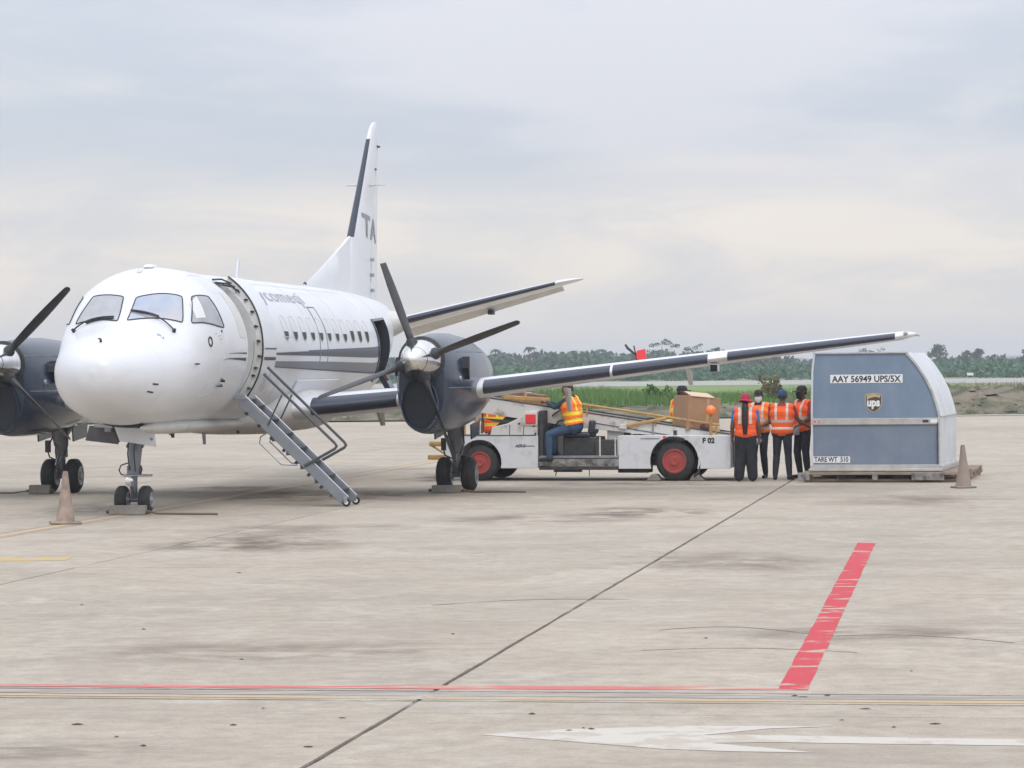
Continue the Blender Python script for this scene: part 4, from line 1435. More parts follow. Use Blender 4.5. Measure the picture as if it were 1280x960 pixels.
        # oil cooler scoop and panels on each flank
        for s2 in (1, -1):
            x0 = yc + s2 * 0.487
            mb = MB()
            mb.prism([(4.95, 2.02), (5.10, 2.20), (5.10, 1.84)], lambda a_, b_, h: (x0 + s2 * h, a_, b_), -0.02, 0.10)
            mb.build('cooling_scoop', 'dark_cavity', nac)
            mb = MB()
            mb.lathe((x0 - s2 * 0.02, 4.78, 1.86), (s2, 0, 0), [(0, 0.045), (0.045, 0.04)], 10)
            mb.build('oil_cap', 'dull_metal', nac)
            for zz in (2.28, 1.72):
                mb = MB()
                ex = 2.06
                pts = []
                for X in np.linspace(4.3, 7.8, 14):
                    hw = np.interp(X, [q[0] for q in secs], [q[1] for q in secs])
                    z0 = np.interp(X, [q[0] for q in secs], [q[2] for q in secs])
                    z1 = np.interp(X, [q[0] for q in secs], [q[3] for q in secs])
                    v = min(abs((zz - (z0 + z1) / 2) / ((z1 - z0) / 2)), 0.999)
                    pts.append((yc + s2 * (hw * (1 - v ** ex) ** (1 / ex) + 0.002), X, zz))
                mb.tube(pts, 0.007, 4)
                mb.build('cowl_joint', 'dull_metal', nac)
        mb = MB()
        mb.lathe((yc - 0.05 * side, 8.6, 1.84), (0, 1, 0), [(0, 0.14), (0.6, 0.13), (1.0, 0.12), (1.0, 0.10), (0.6, 0.10)], 18)
        mb.build('exhaust_pipe', 'grime_metal', nac)
        # propeller: spinner, four feathered blades
        mb = MB()
        prof = [(0.0, 0.0), (0.02, 0.06), (0.07, 0.115), (0.16, 0.165), (0.26, 0.195)]
        mb.lathe((yc, 3.36, H), (0, 1, 0), prof, 28, caps=False)
        sp = mb.build('spinner_cap', 'polished_metal', A, smooth=60)
        mb = MB()
        mb.lathe((yc, 3.36, H), (0, 1, 0), [(0.262, 0.188), (0.275, 0.198)], 28, caps=False)
        mb.build('spinner_joint', 'dark_trim', sp)
        mb = MB()
        mb.lathe((yc, 3.36, H), (0, 1, 0), [(0.276, 0.200), (0.45, 0.258), (0.62, 0.30), (0.74, 0.322), (0.79, 0.325)], 28, caps=False)
        mb.build('spinner', 'polished_metal', A, smooth=60)
        mb = MB()
        mb.lathe((yc, 4.155, H), (0, 1, 0), [(-0.02, 0.30), (0.0, 0.36), (0.03, 0.37), (0.06, 0.35)], 28)
        mb.build('spinner_backplate', 'dark_trim', sp)
        for k in range(4):
            ang = math.radians(base + 90 * k)
            rad = Vector((math.cos(ang), 0, math.sin(ang)))
            tan = Vector((-math.sin(ang), 0, math.cos(ang)))
            aft = Vector((0, 1, 0))
            c0 = Vector((yc, 3.90, H))
            P, tipP = [], []
            for r, ch, th, tw in ((0.26, 0.13, 0.13, 76), (0.36, 0.135, 0.115, 75), (0.44, 0.17, 0.085, 73), (0.55, 0.215, 0.055, 71), (0.75, 0.245, 0.040, 70), (1.0, 0.25, 0.030, 69), (1.25, 0.225, 0.022, 68), (1.45, 0.19, 0.017, 67), (1.58, 0.155, 0.013, 63), (1.645, 0.14, 0.010, 63), (1.675, 0.06, 0.006, 63)):
                tw_ = math.radians(tw)
                cd = (tan * -math.cos(tw_) + aft * math.sin(tw_))
                nd = (tan * math.sin(tw_) + aft * math.cos(tw_))
                row = []
                for q in np.linspace(0, 2 * math.pi, 14, endpoint=False):
                    row.append(c0 + rad * r + cd * (ch / 2 * math.cos(q)) + nd * (th / 2 * math.sin(q)))
                P.append([tuple(p) for p in row])
            white_tip = (side == 1 and k == 1)
            mb = MB()
            mb.grid(np.array(P[:-2] if white_tip else P), closev=True, capu=True)
            bl = mb.build('propeller_blade', 'blade_black', A, smooth=60)
            if white_tip:
                mb = MB()
                mb.grid(np.array(P[-3:]), closev=True, capu=True)
                mb.build('blade_tip', 'blade_tip', bl, smooth=60)
            mb = MB()
            mb.lathe(c0 + rad * 0.24, rad, [(0, 0.095), (0.07, 0.09), (0.10, 0.075)], 14)
            mb.build('blade_cuff', 'dark_trim', bl)
    engine(1, 19.8)
    engine(-1, 45.0)

    # ---- landing gear
    def wheel(parent, x, y, R, w, out, name='wheel'):
        wh = bpy.data.objects.new(name, None)
        COL.objects.link(wh)
        wh.parent = parent
        wh.location = (x, y, R)
        mb = MB()
        mb.lathe((-w / 2, 0, 0), (1, 0, 0), [(0, R * 0.56), (w * 0.06, R * 0.80), (w * 0.2, R * 0.955), (w * 0.36, R * 0.995), (w * 0.42, R), (w * 0.43, R * 0.985), (w * 0.57, R * 0.985), (w * 0.58, R), (w * 0.64, R * 0.995), (w * 0.8, R * 0.955), (w * 0.94, R * 0.80), (w, R * 0.56)], 28, caps=False)
        mb.build('tyre', 'tyre', wh, smooth=50)
        for s in (1, -1):
            mb = MB()
            mb.lathe((s * (w / 2 - 0.012), 0, 0), (s, 0, 0), [(0, R * 0.57), (0.018, R * 0.57), (0.02, R * 0.5), (0.006, R * 0.46), (0.006, R * 0.26), (0.03, R * 0.22), (0.035, R * 0.1)], 20)
            mb.build('rim', 'rim_grey', wh)
        return wh

    for s in (1, -1):
        wheel(A, 0.172 * s, 0.0, 0.20, 0.175, s, 'nose_wheel')
        for s2 in (1, -1):
            wheel(A, 3.355 * s + 0.205 * s2, 7.14, 0.285, 0.235, s2, 'main_wheel')
    # nose leg
    g = thing_part('nose_gear_leg', A)
    mb = MB()
    mb.cyl((0, 0.12, 1.18), (0, 0.02, 0.66), 0.115, 0.085, 16)
    mb.cyl((0, 0.02, 0.68), (0, 0.015, 0.56), 0.105, 0.105, 16)
    mb.cyl((0, 0.02, 0.58), (0, 0.0, 0.22), 0.045, 0.045, 12)
    mb.cyl((-0.27, 0, 0.20), (0.27, 0, 0.20), 0.035, 0.035, 10)
    mb.build('strut', 'strut_grey', g, smooth=40)
    mb = MB()
    mb.tube([(0.02, -0.07, 0.52), (0.02, -0.20, 0.40), (0.01, -0.05, 0.26)], 0.028, 6)
    mb.build('torque_link', 'dull_metal', g)
    mb = MB()
    mb.lathe((-0.03, -0.10, 0.46), (0, -1, 0), [(0, 0.06), (0.05, 0.065), (0.06, 0.05)], 14)
    mb.build('taxi_lamp', 'polished_metal', g)
    mb = MB()
    mb.box((0.06, -0.02, 0.545), (0.40, 0.14, 0.03))
    mb.build('steering_collar', 'dull_metal', g, bevel=0.008)
    mb = MB()
    mb.tube([(-0.08, -0.03, 0.72), (-0.17, -0.06, 0.69), (-0.20, -0.06, 0.62), (-0.17, -0.06, 0.56), (-0.06, -0.04, 0.54)], 0.010, 6)
    mb.tube([(0.10, 0.0, 0.68), (0.13, -0.04, 0.63), (0.10, -0.02, 0.57)], 0.012, 6)
    mb.tube([(-0.05, -0.08, 1.05), (-0.06, -0.10, 0.85), (-0.04, -0.09, 0.62)], 0.010, 6)
    mb.tube([(0.05, -0.08, 1.05), (0.03, -0.10, 0.85), (0.05, -0.09, 0.6)], 0.010, 6)
    mb.build('brake_hose', 'dark_trim', g)
    mb = MB()
    mb.tube([(0.0, 0.1, 1.15), (0.0, 0.55, 1.18)], 0.05, 8)
    mb.tube([(-0.10, 0.05, 0.95), (-0.10, 0.6, 1.2)], 0.03, 8)
    mb.tube([(0.10, 0.05, 0.95), (0.10, 0.6, 1.2)], 0.03, 8)
    mb.build('drag_brace', 'strut_grey', g)
    mb = MB()
    mb.slab(patch(-0.55, 1.0, -74, -106, 6, 6, 0.006), patch(-0.55, 1.0, -74, -106, 6, 6, -0.01))
    mb.build('nose_gear_bay', 'dark_cavity', A)
    # nose gear doors
    mb = MB()
    mb.prism([(-0.26, 1.285), (0.02, 1.245), (0.34, 1.15), (0.37, 0.95), (-0.17, 1.035)], lambda a, b, h: (a, -0.12 + h, b), -0.015, 0.015)
    d = mb.build('nose_gear_door', 'white_paint', A, bevel=0.01)
    mb = MB()
    mb.prism([(-0.30, 1.29), (-0.25, 1.30), (-0.15, 1.04), (-0.19, 1.02)], lambda a, b, h: (a, -0.10 + h, b), -0.02, 0.06)
    mb.build('door_edge', 'dark_trim', d)
    mb = MB()
    mb.lathe((0.30, -0.136, 1.06), (0, -1, 0), [(0, 0.022), (0.006, 0.022)], 10)
    mb.build('tow_mark', 'letter_grey', d)
    mb = MB()
    mb.prism([(-0.80, 1.245), (-0.36, 1.215), (-0.395, 0.97), (-0.86, 1.03)], lambda a, b, h: (a, 0.55 + h + (a + 0.5) * 0.2, b), -0.015, 0.015)
    mb.build('nose_gear_door', 'gear_door_dark', A, bevel=0.01)
    mb = MB()
    mb.box((-0.52, 0.5, 1.20), (0.10, 0.08, 0.10))
    mb.box((-0.42, 0.35, 1.235), (0.46, 0.30, 0.05), roty(0.07))
    mb.build('door_bracket', 'dull_metal', A, bevel=0.01)
    # main legs
    for s in (1, -1):
        g = thing_part('main_gear_leg', A)
        x = 3.355 * s
        mb = MB()
        mb.cyl((x, 7.0, 1.15), (x, 7.10, 0.80), 0.16, 0.12, 16)
        mb.cyl((x, 7.10, 0.82), (x, 7.14, 0.60), 0.105, 0.10, 16)
        mb.cyl((x, 7.13, 0.64), (x, 7.14, 0.28), 0.062, 0.06, 12)
        mb.cyl((x - 0.30, 7.14, 0.285), (x + 0.30, 7.14, 0.285), 0.05, 0.05, 10)
        mb.build('strut', 'strut_grey', g, smooth=40)
        mb = MB()
        mb.tube([(x, 7.02, 0.62), (x, 6.84, 0.48), (x, 7.06, 0.32)], 0.035, 6)
        mb.build('torque_link', 'dull_metal', g)
        mb = MB()
        mb.box((x - 0.19, 6.98, 0.78), (0.07, 0.10, 0.20))
        mb.tube([(x + 0.13, 7.0, 1.0), (x + 0.15, 6.98, 0.8), (x + 0.08, 7.0, 0.62)], 0.014, 6)
        mb.tube([(x - 0.10, 6.98, 0.95), (x - 0.2, 6.96, 0.74), (x - 0.17, 7.0, 0.60), (x - 0.06, 7.0, 0.55)], 0.014, 6)
        mb.tube([(x - 0.05, 6.98, 0.9), (x - 0.06, 6.97, 0.7), (x - 0.04, 6.98, 0.5)], 0.012, 6)
        mb.build('brake_hose', 'dark_trim', g)
        mb = MB()
        mb.tube([(x, 7.1, 0.85), (x, 7.9, 1.2)], 0.045, 8)
        mb.build('drag_brace', 'strut_grey', g)
        for s2 in (1, -1):
            mb = MB()
            mb.prism([(6.75, 1.10), (7.6, 1.18), (7.55, 0.92), (6.8, 0.86)], lambda a, b, h: (x + s2 * (0.30 + h), a, b), -0.012, 0.012)
            mb.build('main_gear_door', 'navy_paint', A, bevel=0.01)
    return A


def thing_part(name, parent):
    o = bpy.data.objects.new(name, None)
    COL.objects.link(o)
    o.parent = parent
    return o


AIR = make_aircraft()
# gear of the aircraft touches the slabs: tyres stand at z = 0


def in_plane(name, label, cat, port, aft, z=0.0, group=None):
    return thing(name, label, cat, craft(port, aft, z), YAW, group)


# boarding stairs hung at the front door
def make_stairs():
    s = in_plane('boarding_stairs', 'grey folding boarding stairs with two handrails below the open front door of the aircraft', 'stairs', 0, 0)
    X0, X1 = 2.05, 2.63
    top, bot = Vector((1.06, 0, 1.59)), Vector((2.60, 0, 0.09))
    d = (bot - top).normalized()
    nrm = Vector((d.z, 0, -d.x)) * -1
    if nrm.z < 0:
        nrm = -nrm
    for X in (X0, X1):
        mb = MB()
        poly = [top + nrm * 0.05, top + d * 0.35 + nrm * 0.06, bot + nrm * 0.06, bot + d * 0.03 - nrm * 0.04, bot - nrm * 0.075, top + d * 0.35 - nrm * 0.10, top + d * 0.05 - nrm * 0.12, top - nrm * 0.10]
        mb.prism([(p.x, p.z) for p in poly], lambda a, b, h: (a, X + h, b), -0.018, 0.018)
        mb.build('stringer', 'stair_grey', s, bevel=0.006)
        mb = MB()
        mb.tube([(top + nrm * 0.065)[:], (top + d * 0.4 + nrm * 0.072)[:], (bot + nrm * 0.07)[:]], 0.014, 6)
        o = mb.build('edge_trim', 'dull_metal', s)
        o.location = (0, X, 0)
    L = (bot - top).length
    for k in range(7):
        p = top + d * (0.13 + (L - 0.22) * k / 6.5)
        mb = MB()
        mb.box((p.x + 0.02, (X0 + X1) / 2, p.z - 0.01), (0.20, X1 - X0 - 0.036, 0.03))
        mb.build('tread', 'tread', s, bevel=0.006)
        mb = MB()
        mb.box((p.x - 0.075, (X0 + X1) / 2, p.z - 0.075), (0.012, X1 - X0 - 0.037, 0.10))
        mb.build('riser', 'stair_grey', s)
    mb = MB()
    mb.box((1.03, (X0 + X1) / 2, 1.595), (0.22, X1 - X0 + 0.06, 0.03))
    mb.build('top_platform', 'stair_grey', s, bevel=0.006)
    # handrails: parallel to the steps, turned back to the stringer near the foot
    for X in (X0 - 0.03, X1 + 0.03):
        mb = MB()
        s0 = 0.0 if X > 2.3 else 0.10
        pts = [(1.30 + s0, X, 2.06 - s0), (1.37 + s0, X, 1.99 - s0), (2.46, X, 0.935), (2.49, X, 0.89), (2.46, X, 0.85), (2.00, X, 0.60)]
        mb.tube(pts, 0.022, 8)
        r = mb.build('handrail', 'hand_rail', s)
        for q, (a, b) in enumerate(((0.55, 0.9),)):
            p = top + d * a
            e = Vector((1.30 + (2.44 - 1.30) * (a / L * 0.8 + 0.12), 0, 0))
            e.z = 1.99 - (e.x - 1.30) * 0.925
            mb = MB()
            mb.tube([(p.x, X, p.z), (e.x, X, e.z)], 0.014, 6)
            mb.build('rail_post', 'hand_rail', r)
        # folding brace loop hanging under the stringer
        mb = MB()
        a0 = top + d * 0.62 - nrm * 0.10
        pts = [a0, a0 - nrm * 0.10 - d * 0.03, a0 - nrm * 0.18 + d * 0.02, a0 - nrm * 0.18 + d * 0.48, a0 - nrm * 0.02 + d * 0.66]
        mb.tube([(p.x, X, p.z) for p in pts], 0.012, 6)
        mb.build('brace_loop', 'dull_metal', s)
    for k in range(7):
        p = top + d * (0.2 + 0.26 * k) - nrm * 0.105
        mb = MB()
        mb.box((p.x, X0 - 0.02, p.z), (0.045, 0.03, 0.045), roty(0.78))
        mb.build('latch', 'dark_trim', s)
    for X in (X0 - 0.04, X1 + 0.04):
        w = thing_part('castor', s)
        mb = MB()
        mb.lathe((2.63, X - 0.02, 0.06), (0, 1, 0), [(0, 0.045), (0.005, 0.06), (0.035, 0.06), (0.04, 0.045)], 16)
        mb.build('tyre', 'tyre', w)
        mb = MB()
        mb.lathe((2.63, X - 0.024, 0.06), (0, 1, 0), [(0, 0.03), (0.048, 0.03)], 12)
        mb.build('hub', 'label_white', w)
        mb = MB()
        mb.box((2.615, X, 0.10), (0.05, 0.055, 0.09))
        mb.build('fork', 'dull_metal', w, bevel=0.005)
    return s


make_stairs()


# red control lock standing on the far edge of the wing
def make_lock():
    t = in_plane('control_lock', 'small red control lock with a streamer standing on the wing of the aircraft', 'control lock', 6.35, 7.75, 2.02)
    mb = MB()
    mb.prism([(-0.06, 0.0), (0.08, 0.02), (0.05, 0.29), (-0.09, 0.26), (-0.10, 0.16)], lambda a, b, h: (a, h, b), -0.03, 0.03)
    mb.build('plate', 'red_plastic', t, bevel=0.01)
    mb = MB()
    mb.tube([(-0.12, 0, 0.20), (-0.24, 0, 0.30), (-0.28, 0, 0.36)], [0.02, 0.025, 0.02], 6)
    mb.tube([(-0.08, 0, 0.0), (-0.11, 0, 0.2), (-0.14, 0, 0.34)], 0.012, 6)
    mb.build('pin', 'dark_trim', t)


make_lock()


# wheel chocks with rope
def make_chock(label, port, aft, w, h=0.13, rope=None, m='chock'):
    t = in_plane('wheel_chock', label, 'wheel chock', port, aft, 0.0, 'wheel chocks in front of the aircraft wheels')
    for s in (-1,):
        mb = MB()
        mb.prism([(-0.09, 0.002), (0.09, 0.002), (0.05, h), (-0.055, h)], lambda a, b, q: (q, a, b), -w / 2, w / 2)
        mb.build('block', m, t, bevel=0.012)
    mb = MB()
    for s in (-1, 1):
        mb.lathe((s * w / 2, 0, h * 0.32), (s, 0, 0), [(0, 0.022), (0.03, 0.022), (0.05, 0.03), (0.065, 0.012)], 8)
    mb.build('rope_end', 'rope', t)
    if rope:
        mb = MB()
        mb.tube(rope, 0.013, 6)
        mb.build('rope', 'rope', t)
    return t


make_chock('dusty grey chock under the nose wheels of the aircraft, rope trailing right', 0.0, -0.30, 0.52, 0.135,
           [(0.27, 0, 0.05), (0.42, 0.05, 0.015), (0.7, 0.0, 0.014), (1.0, -0.06, 0.014), (1.32, -0.10, 0.014), (1.30, -0.04, 0.014), (0.9, 0.03, 0.014), (0.5, 0.1, 0.014), (0.36, 0.12, 0.014)])
make_chock('grey chock under the main wheels of the right-hand engine, thin rope looped beside it', 3.26, 6.72, 0.48, 0.125,
           [(0.25, 0, 0.05), (0.45, 0.12, 0.014), (0.75, 0.25, 0.014), (1.0, 0.05, 0.014), (1.25, -0.05, 0.014), (1.32, -0.12, 0.014), (1.0, -0.10, 0.014), (0.7, -0.18, 0.014), (0.4, -0.12, 0.014)])
make_chock('dark grey chock under the main wheels of the left-hand engine, behind the leaning cone', -3.60, 6.72, 0.36, 0.15,
           [(-0.19, 0, 0.05), (-0.5, 0.04, 0.014), (-1.1, 0.0, 0.014), (-1.8, 0.06, 0.014)])

# ------------------------------------------------------------------ belt loader
LOAD_O, LOAD_R = Vector((-0.589, 52.95, 0.0)), math.radians(-15.0)


def on_loader(lx, ly, z=0.0):
    return Vector((LOAD_O.x + lx * math.cos(LOAD_R) - ly * math.sin(LOAD_R), LOAD_O.y + lx * math.sin(LOAD_R) + ly * math.cos(LOAD_R), z))


def belt_z(lx):
    return 1.535 - 0.153 * (lx + 0.6)


def make_loader():
    t = thing('belt_loader', 'white belt loader vehicle with red wheels and a sloping conveyor carrying boxes', 'belt loader', LOAD_O, LOAD_R)
    WID = 1.62

    def arch(x0, x1, z0, z1, cx, r, cz):
        pts = [(x0, z1), (x1, z1), (x1, z0)]
        a1 = math.asin(max(-1, min(1, (z0 - cz) / r)))
        pts += [(cx + r * math.cos(a), cz + r * math.sin(a)) for a in np.linspace(a1, math.pi - a1, 18)]
        pts += [(x0, z0)]
        return pts
    for ly, nm in ((0.0, 'side_panel'), (WID, 'side_panel')):
        mb = MB()
        mb.prism(arch(-0.64, 1.08, 0.225, 0.81, 0.0, 0.405, 0.33), lambda a, b, h: (a, ly + h, b), -0.02, 0.02)
        mb.build(nm, 'loader_white', t, bevel=0.006)
        mb = MB()
        mb.prism(arch(2.55, 4.56, 0.215, 0.80, 3.55, 0.435, 0.35), lambda a, b, h: (a, ly + h, b), -0.02, 0.02)
        mb.build(nm, 'loader_white', t, bevel=0.006)
    mb = MB()
    mb.box((2.0, WID / 2, 0.36), (5.0, 0.95, 0.16))
    mb.box((1.8, WID / 2, 0.30), (1.5, 1.5, 0.07))
    mb.box((2.75, 0.45, 0.20), (0.55, 0.4, 0.13))
    mb.build('chassis', 'loader_black', t, bevel=0.01)
    mb = MB()
    mb.box((0.2, WID / 2, 0.795), (1.64, WID - 0.05, 0.03))
    mb.box((3.55, WID / 2, 0.785), (1.96, WID - 0.05, 0.03))
    mb.box((4.545, WID / 2, 0.51), (0.03, WID - 0.05, 0.56))
    mb.box((-0.62, WID / 2, 0.51), (0.03, WID - 0.05, 0.56))
    mb.box((1.06, WID / 2, 0.51), (0.03, WID - 0.05, 0.56))
    mb.box((2.57, WID / 2, 0.51), (0.03, WID - 0.05, 0.56))
    mb.build('deck', 'loader_white', t)
    # bonnet: faceted box in front of the driver
    mb = MB()
    mb.prism([(0.18, 0.812), (1.06, 0.812), (1.06, 1.24), (0.84, 1.25), (0.80, 1.16), (0.50, 1.02), (0.22, 0.96)], lambda a, b, h: (a, 0.05 + h, b), 0, 1.5)
    mb.build('bonnet', 'loader_worn', t, bevel=0.012)
    for x in (0.54, 0.80):
        mb = MB()
        mb.tube([(x, 0.046, 0.82), (x + 0.01, 0.046, 1.0)], 0.006, 4)
        mb.build('panel_joint', 'loader_black', t)
    mb = MB()
    mb.box((0.20, -0.022, 0.815), (1.7, 0.012, 0.014))
    mb.build('panel_joint', 'loader_black', t)
    mb = MB()
    mb.box((0.94, 0.035, 1.10), (0.19, 0.05, 0.17))
    mb.build('tail_lamp', 'red_plastic', t, bevel=0.012)
    mb = MB()
    mb.box((0.94, 0.042, 1.10), (0.25, 0.03, 0.23))
    mb.build('lamp_bracket', 'loader_worn', t, bevel=0.008)
    for x, z in ((0.72, 1.02), (1.02, 0.84), (0.99, 0.98)):
        mb = MB()
        mb.lathe((x, 0.05, z), (0, -1, 0), [(0, 0.02), (0.012, 0.02)], 8)
        mb.build('bolt', 'loader_black', t)
    # yellow hoop on the bonnet and the yellow front guard
    mb = MB()
    mb.tube([(-0.28, 0.02, 0.80), (-0.28, 0.02, 1.32), (-0.24, 0.02, 1.36), (-0.10, 0.02, 1.36), (-0.06, 0.02, 1.30), (-0.06, 0.02, 0.80)], 0.022, 8)
    mb.build('grab_hoop', 'rail_yellow', t)
    for z, x0 in ((0.66, -0.97), (0.42, -1.0)):
        mb = MB()
        mb.box(((x0 - 0.55) / 2, 0.12, z), (-0.55 - x0, 0.09, 0.085))
        mb.build('front_guard', 'rail_yellow', t, bevel=0.02)
    mb = MB()
    mb.tube([(-0.95, 0.12, 0.64), (-0.62, 0.12, 0.44)], 0.02, 6)
    mb.tube([(-0.58, 0.12, 0.3), (-0.58, 0.12, 0.82)], 0.02, 6)
    mb.build('guard_brace', 'rail_yellow', t)
    # cab: dash, pedal floor, step, engine cover, seat
    mb = MB()
    mb.box((1.13, 0.80, 0.80), (0.09, 1.5, 0.90))
    mb.box((1.14, 0.03, 0.70), (0.07, 0.05, 0.86))
    mb.build('dash_panel', 'loader_black', t, bevel=0.01)
    mb = MB()
    mb.box((1.82, 0.02, 0.425), (1.44, 0.06, 0.045))
    mb.box((1.82, 0.75, 0.41), (1.44, 1.4, 0.03))
    mb.build('cab_floor', 'dull_metal', t, bevel=0.006)
    mb = MB()
    mb.box((1.82, 0.0, 0.325), (1.46, 0.03, 0.13))
    mb.build('sill_panel', 'grime_metal', t, bevel=0.006)
    mb = MB()
    mb.box((1.82, 0.05, 0.225), (1.45, 0.12, 0.06))
    mb.box((1.60, 0.10, 0.18), (0.5, 0.12, 0.05))
    mb.build('step_bar', 'loader_black', t, bevel=0.008)
    for x in (1.30, 1.52, 1.70, 1.9, 2.12, 2.3):
        mb = MB()
        mb.box((x, -0.022, 0.33), (0.10 + 0.03 * math.sin(x * 9), 0.014, 0.06))
        mb.build('sill_fitting', 'grime_metal' if int(x * 10) % 2 else 'loader_worn', t)
    mb = MB()
    mb.box((1.80, 0.52, 0.61), (0.62, 0.70, 0.33))
    mb.build('seat_base', 'loader_black', t, bevel=0.02)
    mb = MB()
    mb.box((1.74, 0.42, 0.815), (0.50, 0.56, 0.08))
    mb.build('seat', 'seat_vinyl', t, bevel=0.03)
    mb = MB()
    mb.box((2.00, 0.42, 0.95), (0.10, 0.46, 0.24), roty(0.12))
    mb.build('backrest', 'seat_vinyl', t, bevel=0.03)
    mb = MB()
    mb.box((2.32, 0.25, 0.585), (0.42, 0.40, 0.28))
    mb.build('battery_box', 'loader_black', t, bevel=0.012)
    mb = MB()
    mb.box((2.40, 0.70, 0.66), (0.30, 0.6, 0.46))
    mb.build('engine_cover', 'loader_worn', t, bevel=0.01)
    for x in (2.20, 2.48, 2.53):
        mb = MB()
        mb.box((x, 0.045, 0.60), (0.025, 0.02, 0.36))
        mb.build('cover_strip', 'loader_worn', t)
    mb = MB()
    mb.cyl((1.16, 0.45, 0.85), (1.36, 0.45, 1.20), 0.025, n=8)
    mb.build('steering_column', 'loader_black', t)
    w = thing_part('steering_wheel', t)
    mb = MB()
    a = np.linspace(0, 2 * math.pi, 20)
    R = roty(-0.55)
    mb.tube([Vector((1.37, 0.45, 1.22)) + R @ Vector((0.17 * math.cos(q), 0.17 * math.sin(q), 0)) for q in a], 0.014, 6)
    mb.build('wheel_rim', 'loader_black', w)
    mb = MB()
    for q in (0.3, 2.4, 4.5):
        mb.tube([Vector((1.36, 0.45, 1.20)), Vector((1.37, 0.45, 1.22)) + R @ Vector((0.17 * math.cos(q), 0.17 * math.sin(q), 0))], 0.010, 5)
    mb.build('spoke', 'loader_black', w)
    mb = MB()
    mb.tube([(1.28, 0.30, 0.86), (1.38, 0.28, 1.05), (1.48, 0.28, 1.08)], 0.016, 6)
    mb.tube([(1.55, 0.22, 0.45), (1.50, 0.2, 0.9), (1.42, 0.2, 1.0)], 0.014, 6)
    mb.build('control_lever', 'loader_black', t)
    # conveyor
    xa, xb = -1.2, 4.85
    for ly in (0.36, 1.28):
        mb = MB()
        mb.prism([(xa, belt_z(xa) + 0.05), (xb, belt_z(xb) + 0.05), (xb, belt_z(xb) - 0.10), (3.2, belt_z(3.2) - 0.17), (1.6, belt_z(1.6) - 0.24), (xa, belt_z(xa) - 0.24)], lambda a, b, h: (a, ly + h, b), -0.025, 0.025)
        c = mb.build('conveyor_side', 'loader_worn', t, bevel=0.006)
        mb = MB()
        mb.tube([(xa, ly - 0.03, belt_z(xa) + 0.055), (xb, ly - 0.03, belt_z(xb) + 0.055)], 0.012, 5)
        mb.tube([(2.0, ly - 0.03, belt_z(2.0) - 0.11), (3.6, ly - 0.03, belt_z(3.6) - 0.13)], 0.008, 5)
        mb.build('edge_strip', 'loader_black', c)
    mb = MB()
    mb.prism([(xa, belt_z(xa)), (xb, belt_z(xb)), (xb, belt_z(xb) - 0.05), (xa, belt_z(xa) - 0.05)], lambda a, b, h: (a, h, b), 0.39, 1.25)
    mb.build('conveyor_belt', 'belt_rubber', t)
    for x in (xa, xb):
        mb = MB()
        mb.cyl((x, 0.40, belt_z(x) - 0.035), (x, 1.24, belt_z(x) - 0.035), 0.06, n=14)
        mb.build('roller', 'dull_metal', t)
    mb = MB()
    mb.prism([(0.0, 0.815), (0.5, 0.815), (0.7, belt_z(0.7) - 0.2), (0.4, belt_z(0.4) - 0.2)], lambda a, b, h: (a, 0.5 + h, b), 0, 0.06)
    mb.build('lift_arm', 'loader_black', t)
    mb = MB()
    mb.prism([(3.0, 0.80), (3.2, 0.80), (3.0, belt_z(3.0) - 0.15), (2.8, belt_z(2.8) - 0.15)], lambda a, b, h: (a, 0.5 + h, b), 0, 0.06)
    mb.build('lift_arm', 'loader_black', t)
    # flat black plate standing in for a dark slot under the conveyor head
    mb = MB()
    mb.prism([(-0.05, 1.12), (0.72, 1.06), (0.55, 1.01), (0.2, 1.05)], lambda a, b, h: (a, 0.30 + h, b), 0, 0.03)
    mb.build('slot_plate', 'loader_black', t)
    for ly in (0.33,):
        mb = MB()
        mb.tube([(1.75, ly, belt_z(1.75) + 0.19), (4.30, ly, belt_z(4.30) + 0.19)], 0.022, 8)
        r = mb.build('guard_rail', 'rail_yellow', t)
        for x in (1.9, 3.15, 4.24):
            mb = MB()
            mb.tube([(x, ly, belt_z(x) + 0.0), (x, ly, belt_z(x) + 0.19)], 0.018, 6)
            mb.build('rail_post', 'rail_yellow', r)
    mb = MB()
    mb.tube([(2.58, 0.31, belt_z(2.58) - 0.09), (3.36, 0.31, belt_z(3.36) + 0.17)], 0.032, 6)
    mb.build('rail_strut', 'rail_yellow', t)
    mb = MB()
    mb.box((2.56, 0.31, belt_z(2.56) - 0.10), (0.14, 0.06, 0.08))
    mb.build('strut_bracket', 'loader_worn', t, bevel=0.01)
    mb = MB()
    mb.box((0.80, 0.33, belt_z(0.8) + 0.14), (0.85, 0.05, 0.075), roty(0.06))
    mb.build('guard_rail', 'rail_yellow', t, bevel=0.012)
    mb = MB()
    mb.tube([(3.10, 0.325, belt_z(3.1) - 0.16), (3.10, 0.325, belt_z(3.1) + 0.02)], 0.016, 6)
    mb.build('rail_post', 'dull_metal', t)
    # beacon on its post
    b = thing_part('beacon', t)
    mb = MB()
    mb.tube([(4.20, 0.05, 0.80), (4.20, 0.05, 1.17)], 0.028, 8)
    mb.build('post', 'rail_yellow', b)
    mb = MB()
    mb.lathe((4.20, 0.05, 1.17), (0, 0, 1), [(0, 0.075), (0.02, 0.085), (0.07, 0.088), (0.12, 0.07), (0.15, 0.035), (0.158, 0.0)], 18, caps=False)
    mb.build('lens', 'beacon_orange', b)
    mb = MB()
    mb.box((3.55, 0.10, 0.84), (0.06, 0.06, 0.10))
    mb.build('lamp_bracket', 'loader_black', t, bevel=0.01)
    # marks
    lettering('fleet_number', 'F 02', lambda a, b_: (4.06 + a, -0.024, 0.668 + b_), 'ink_black', t, 0.125, bold=0.006)
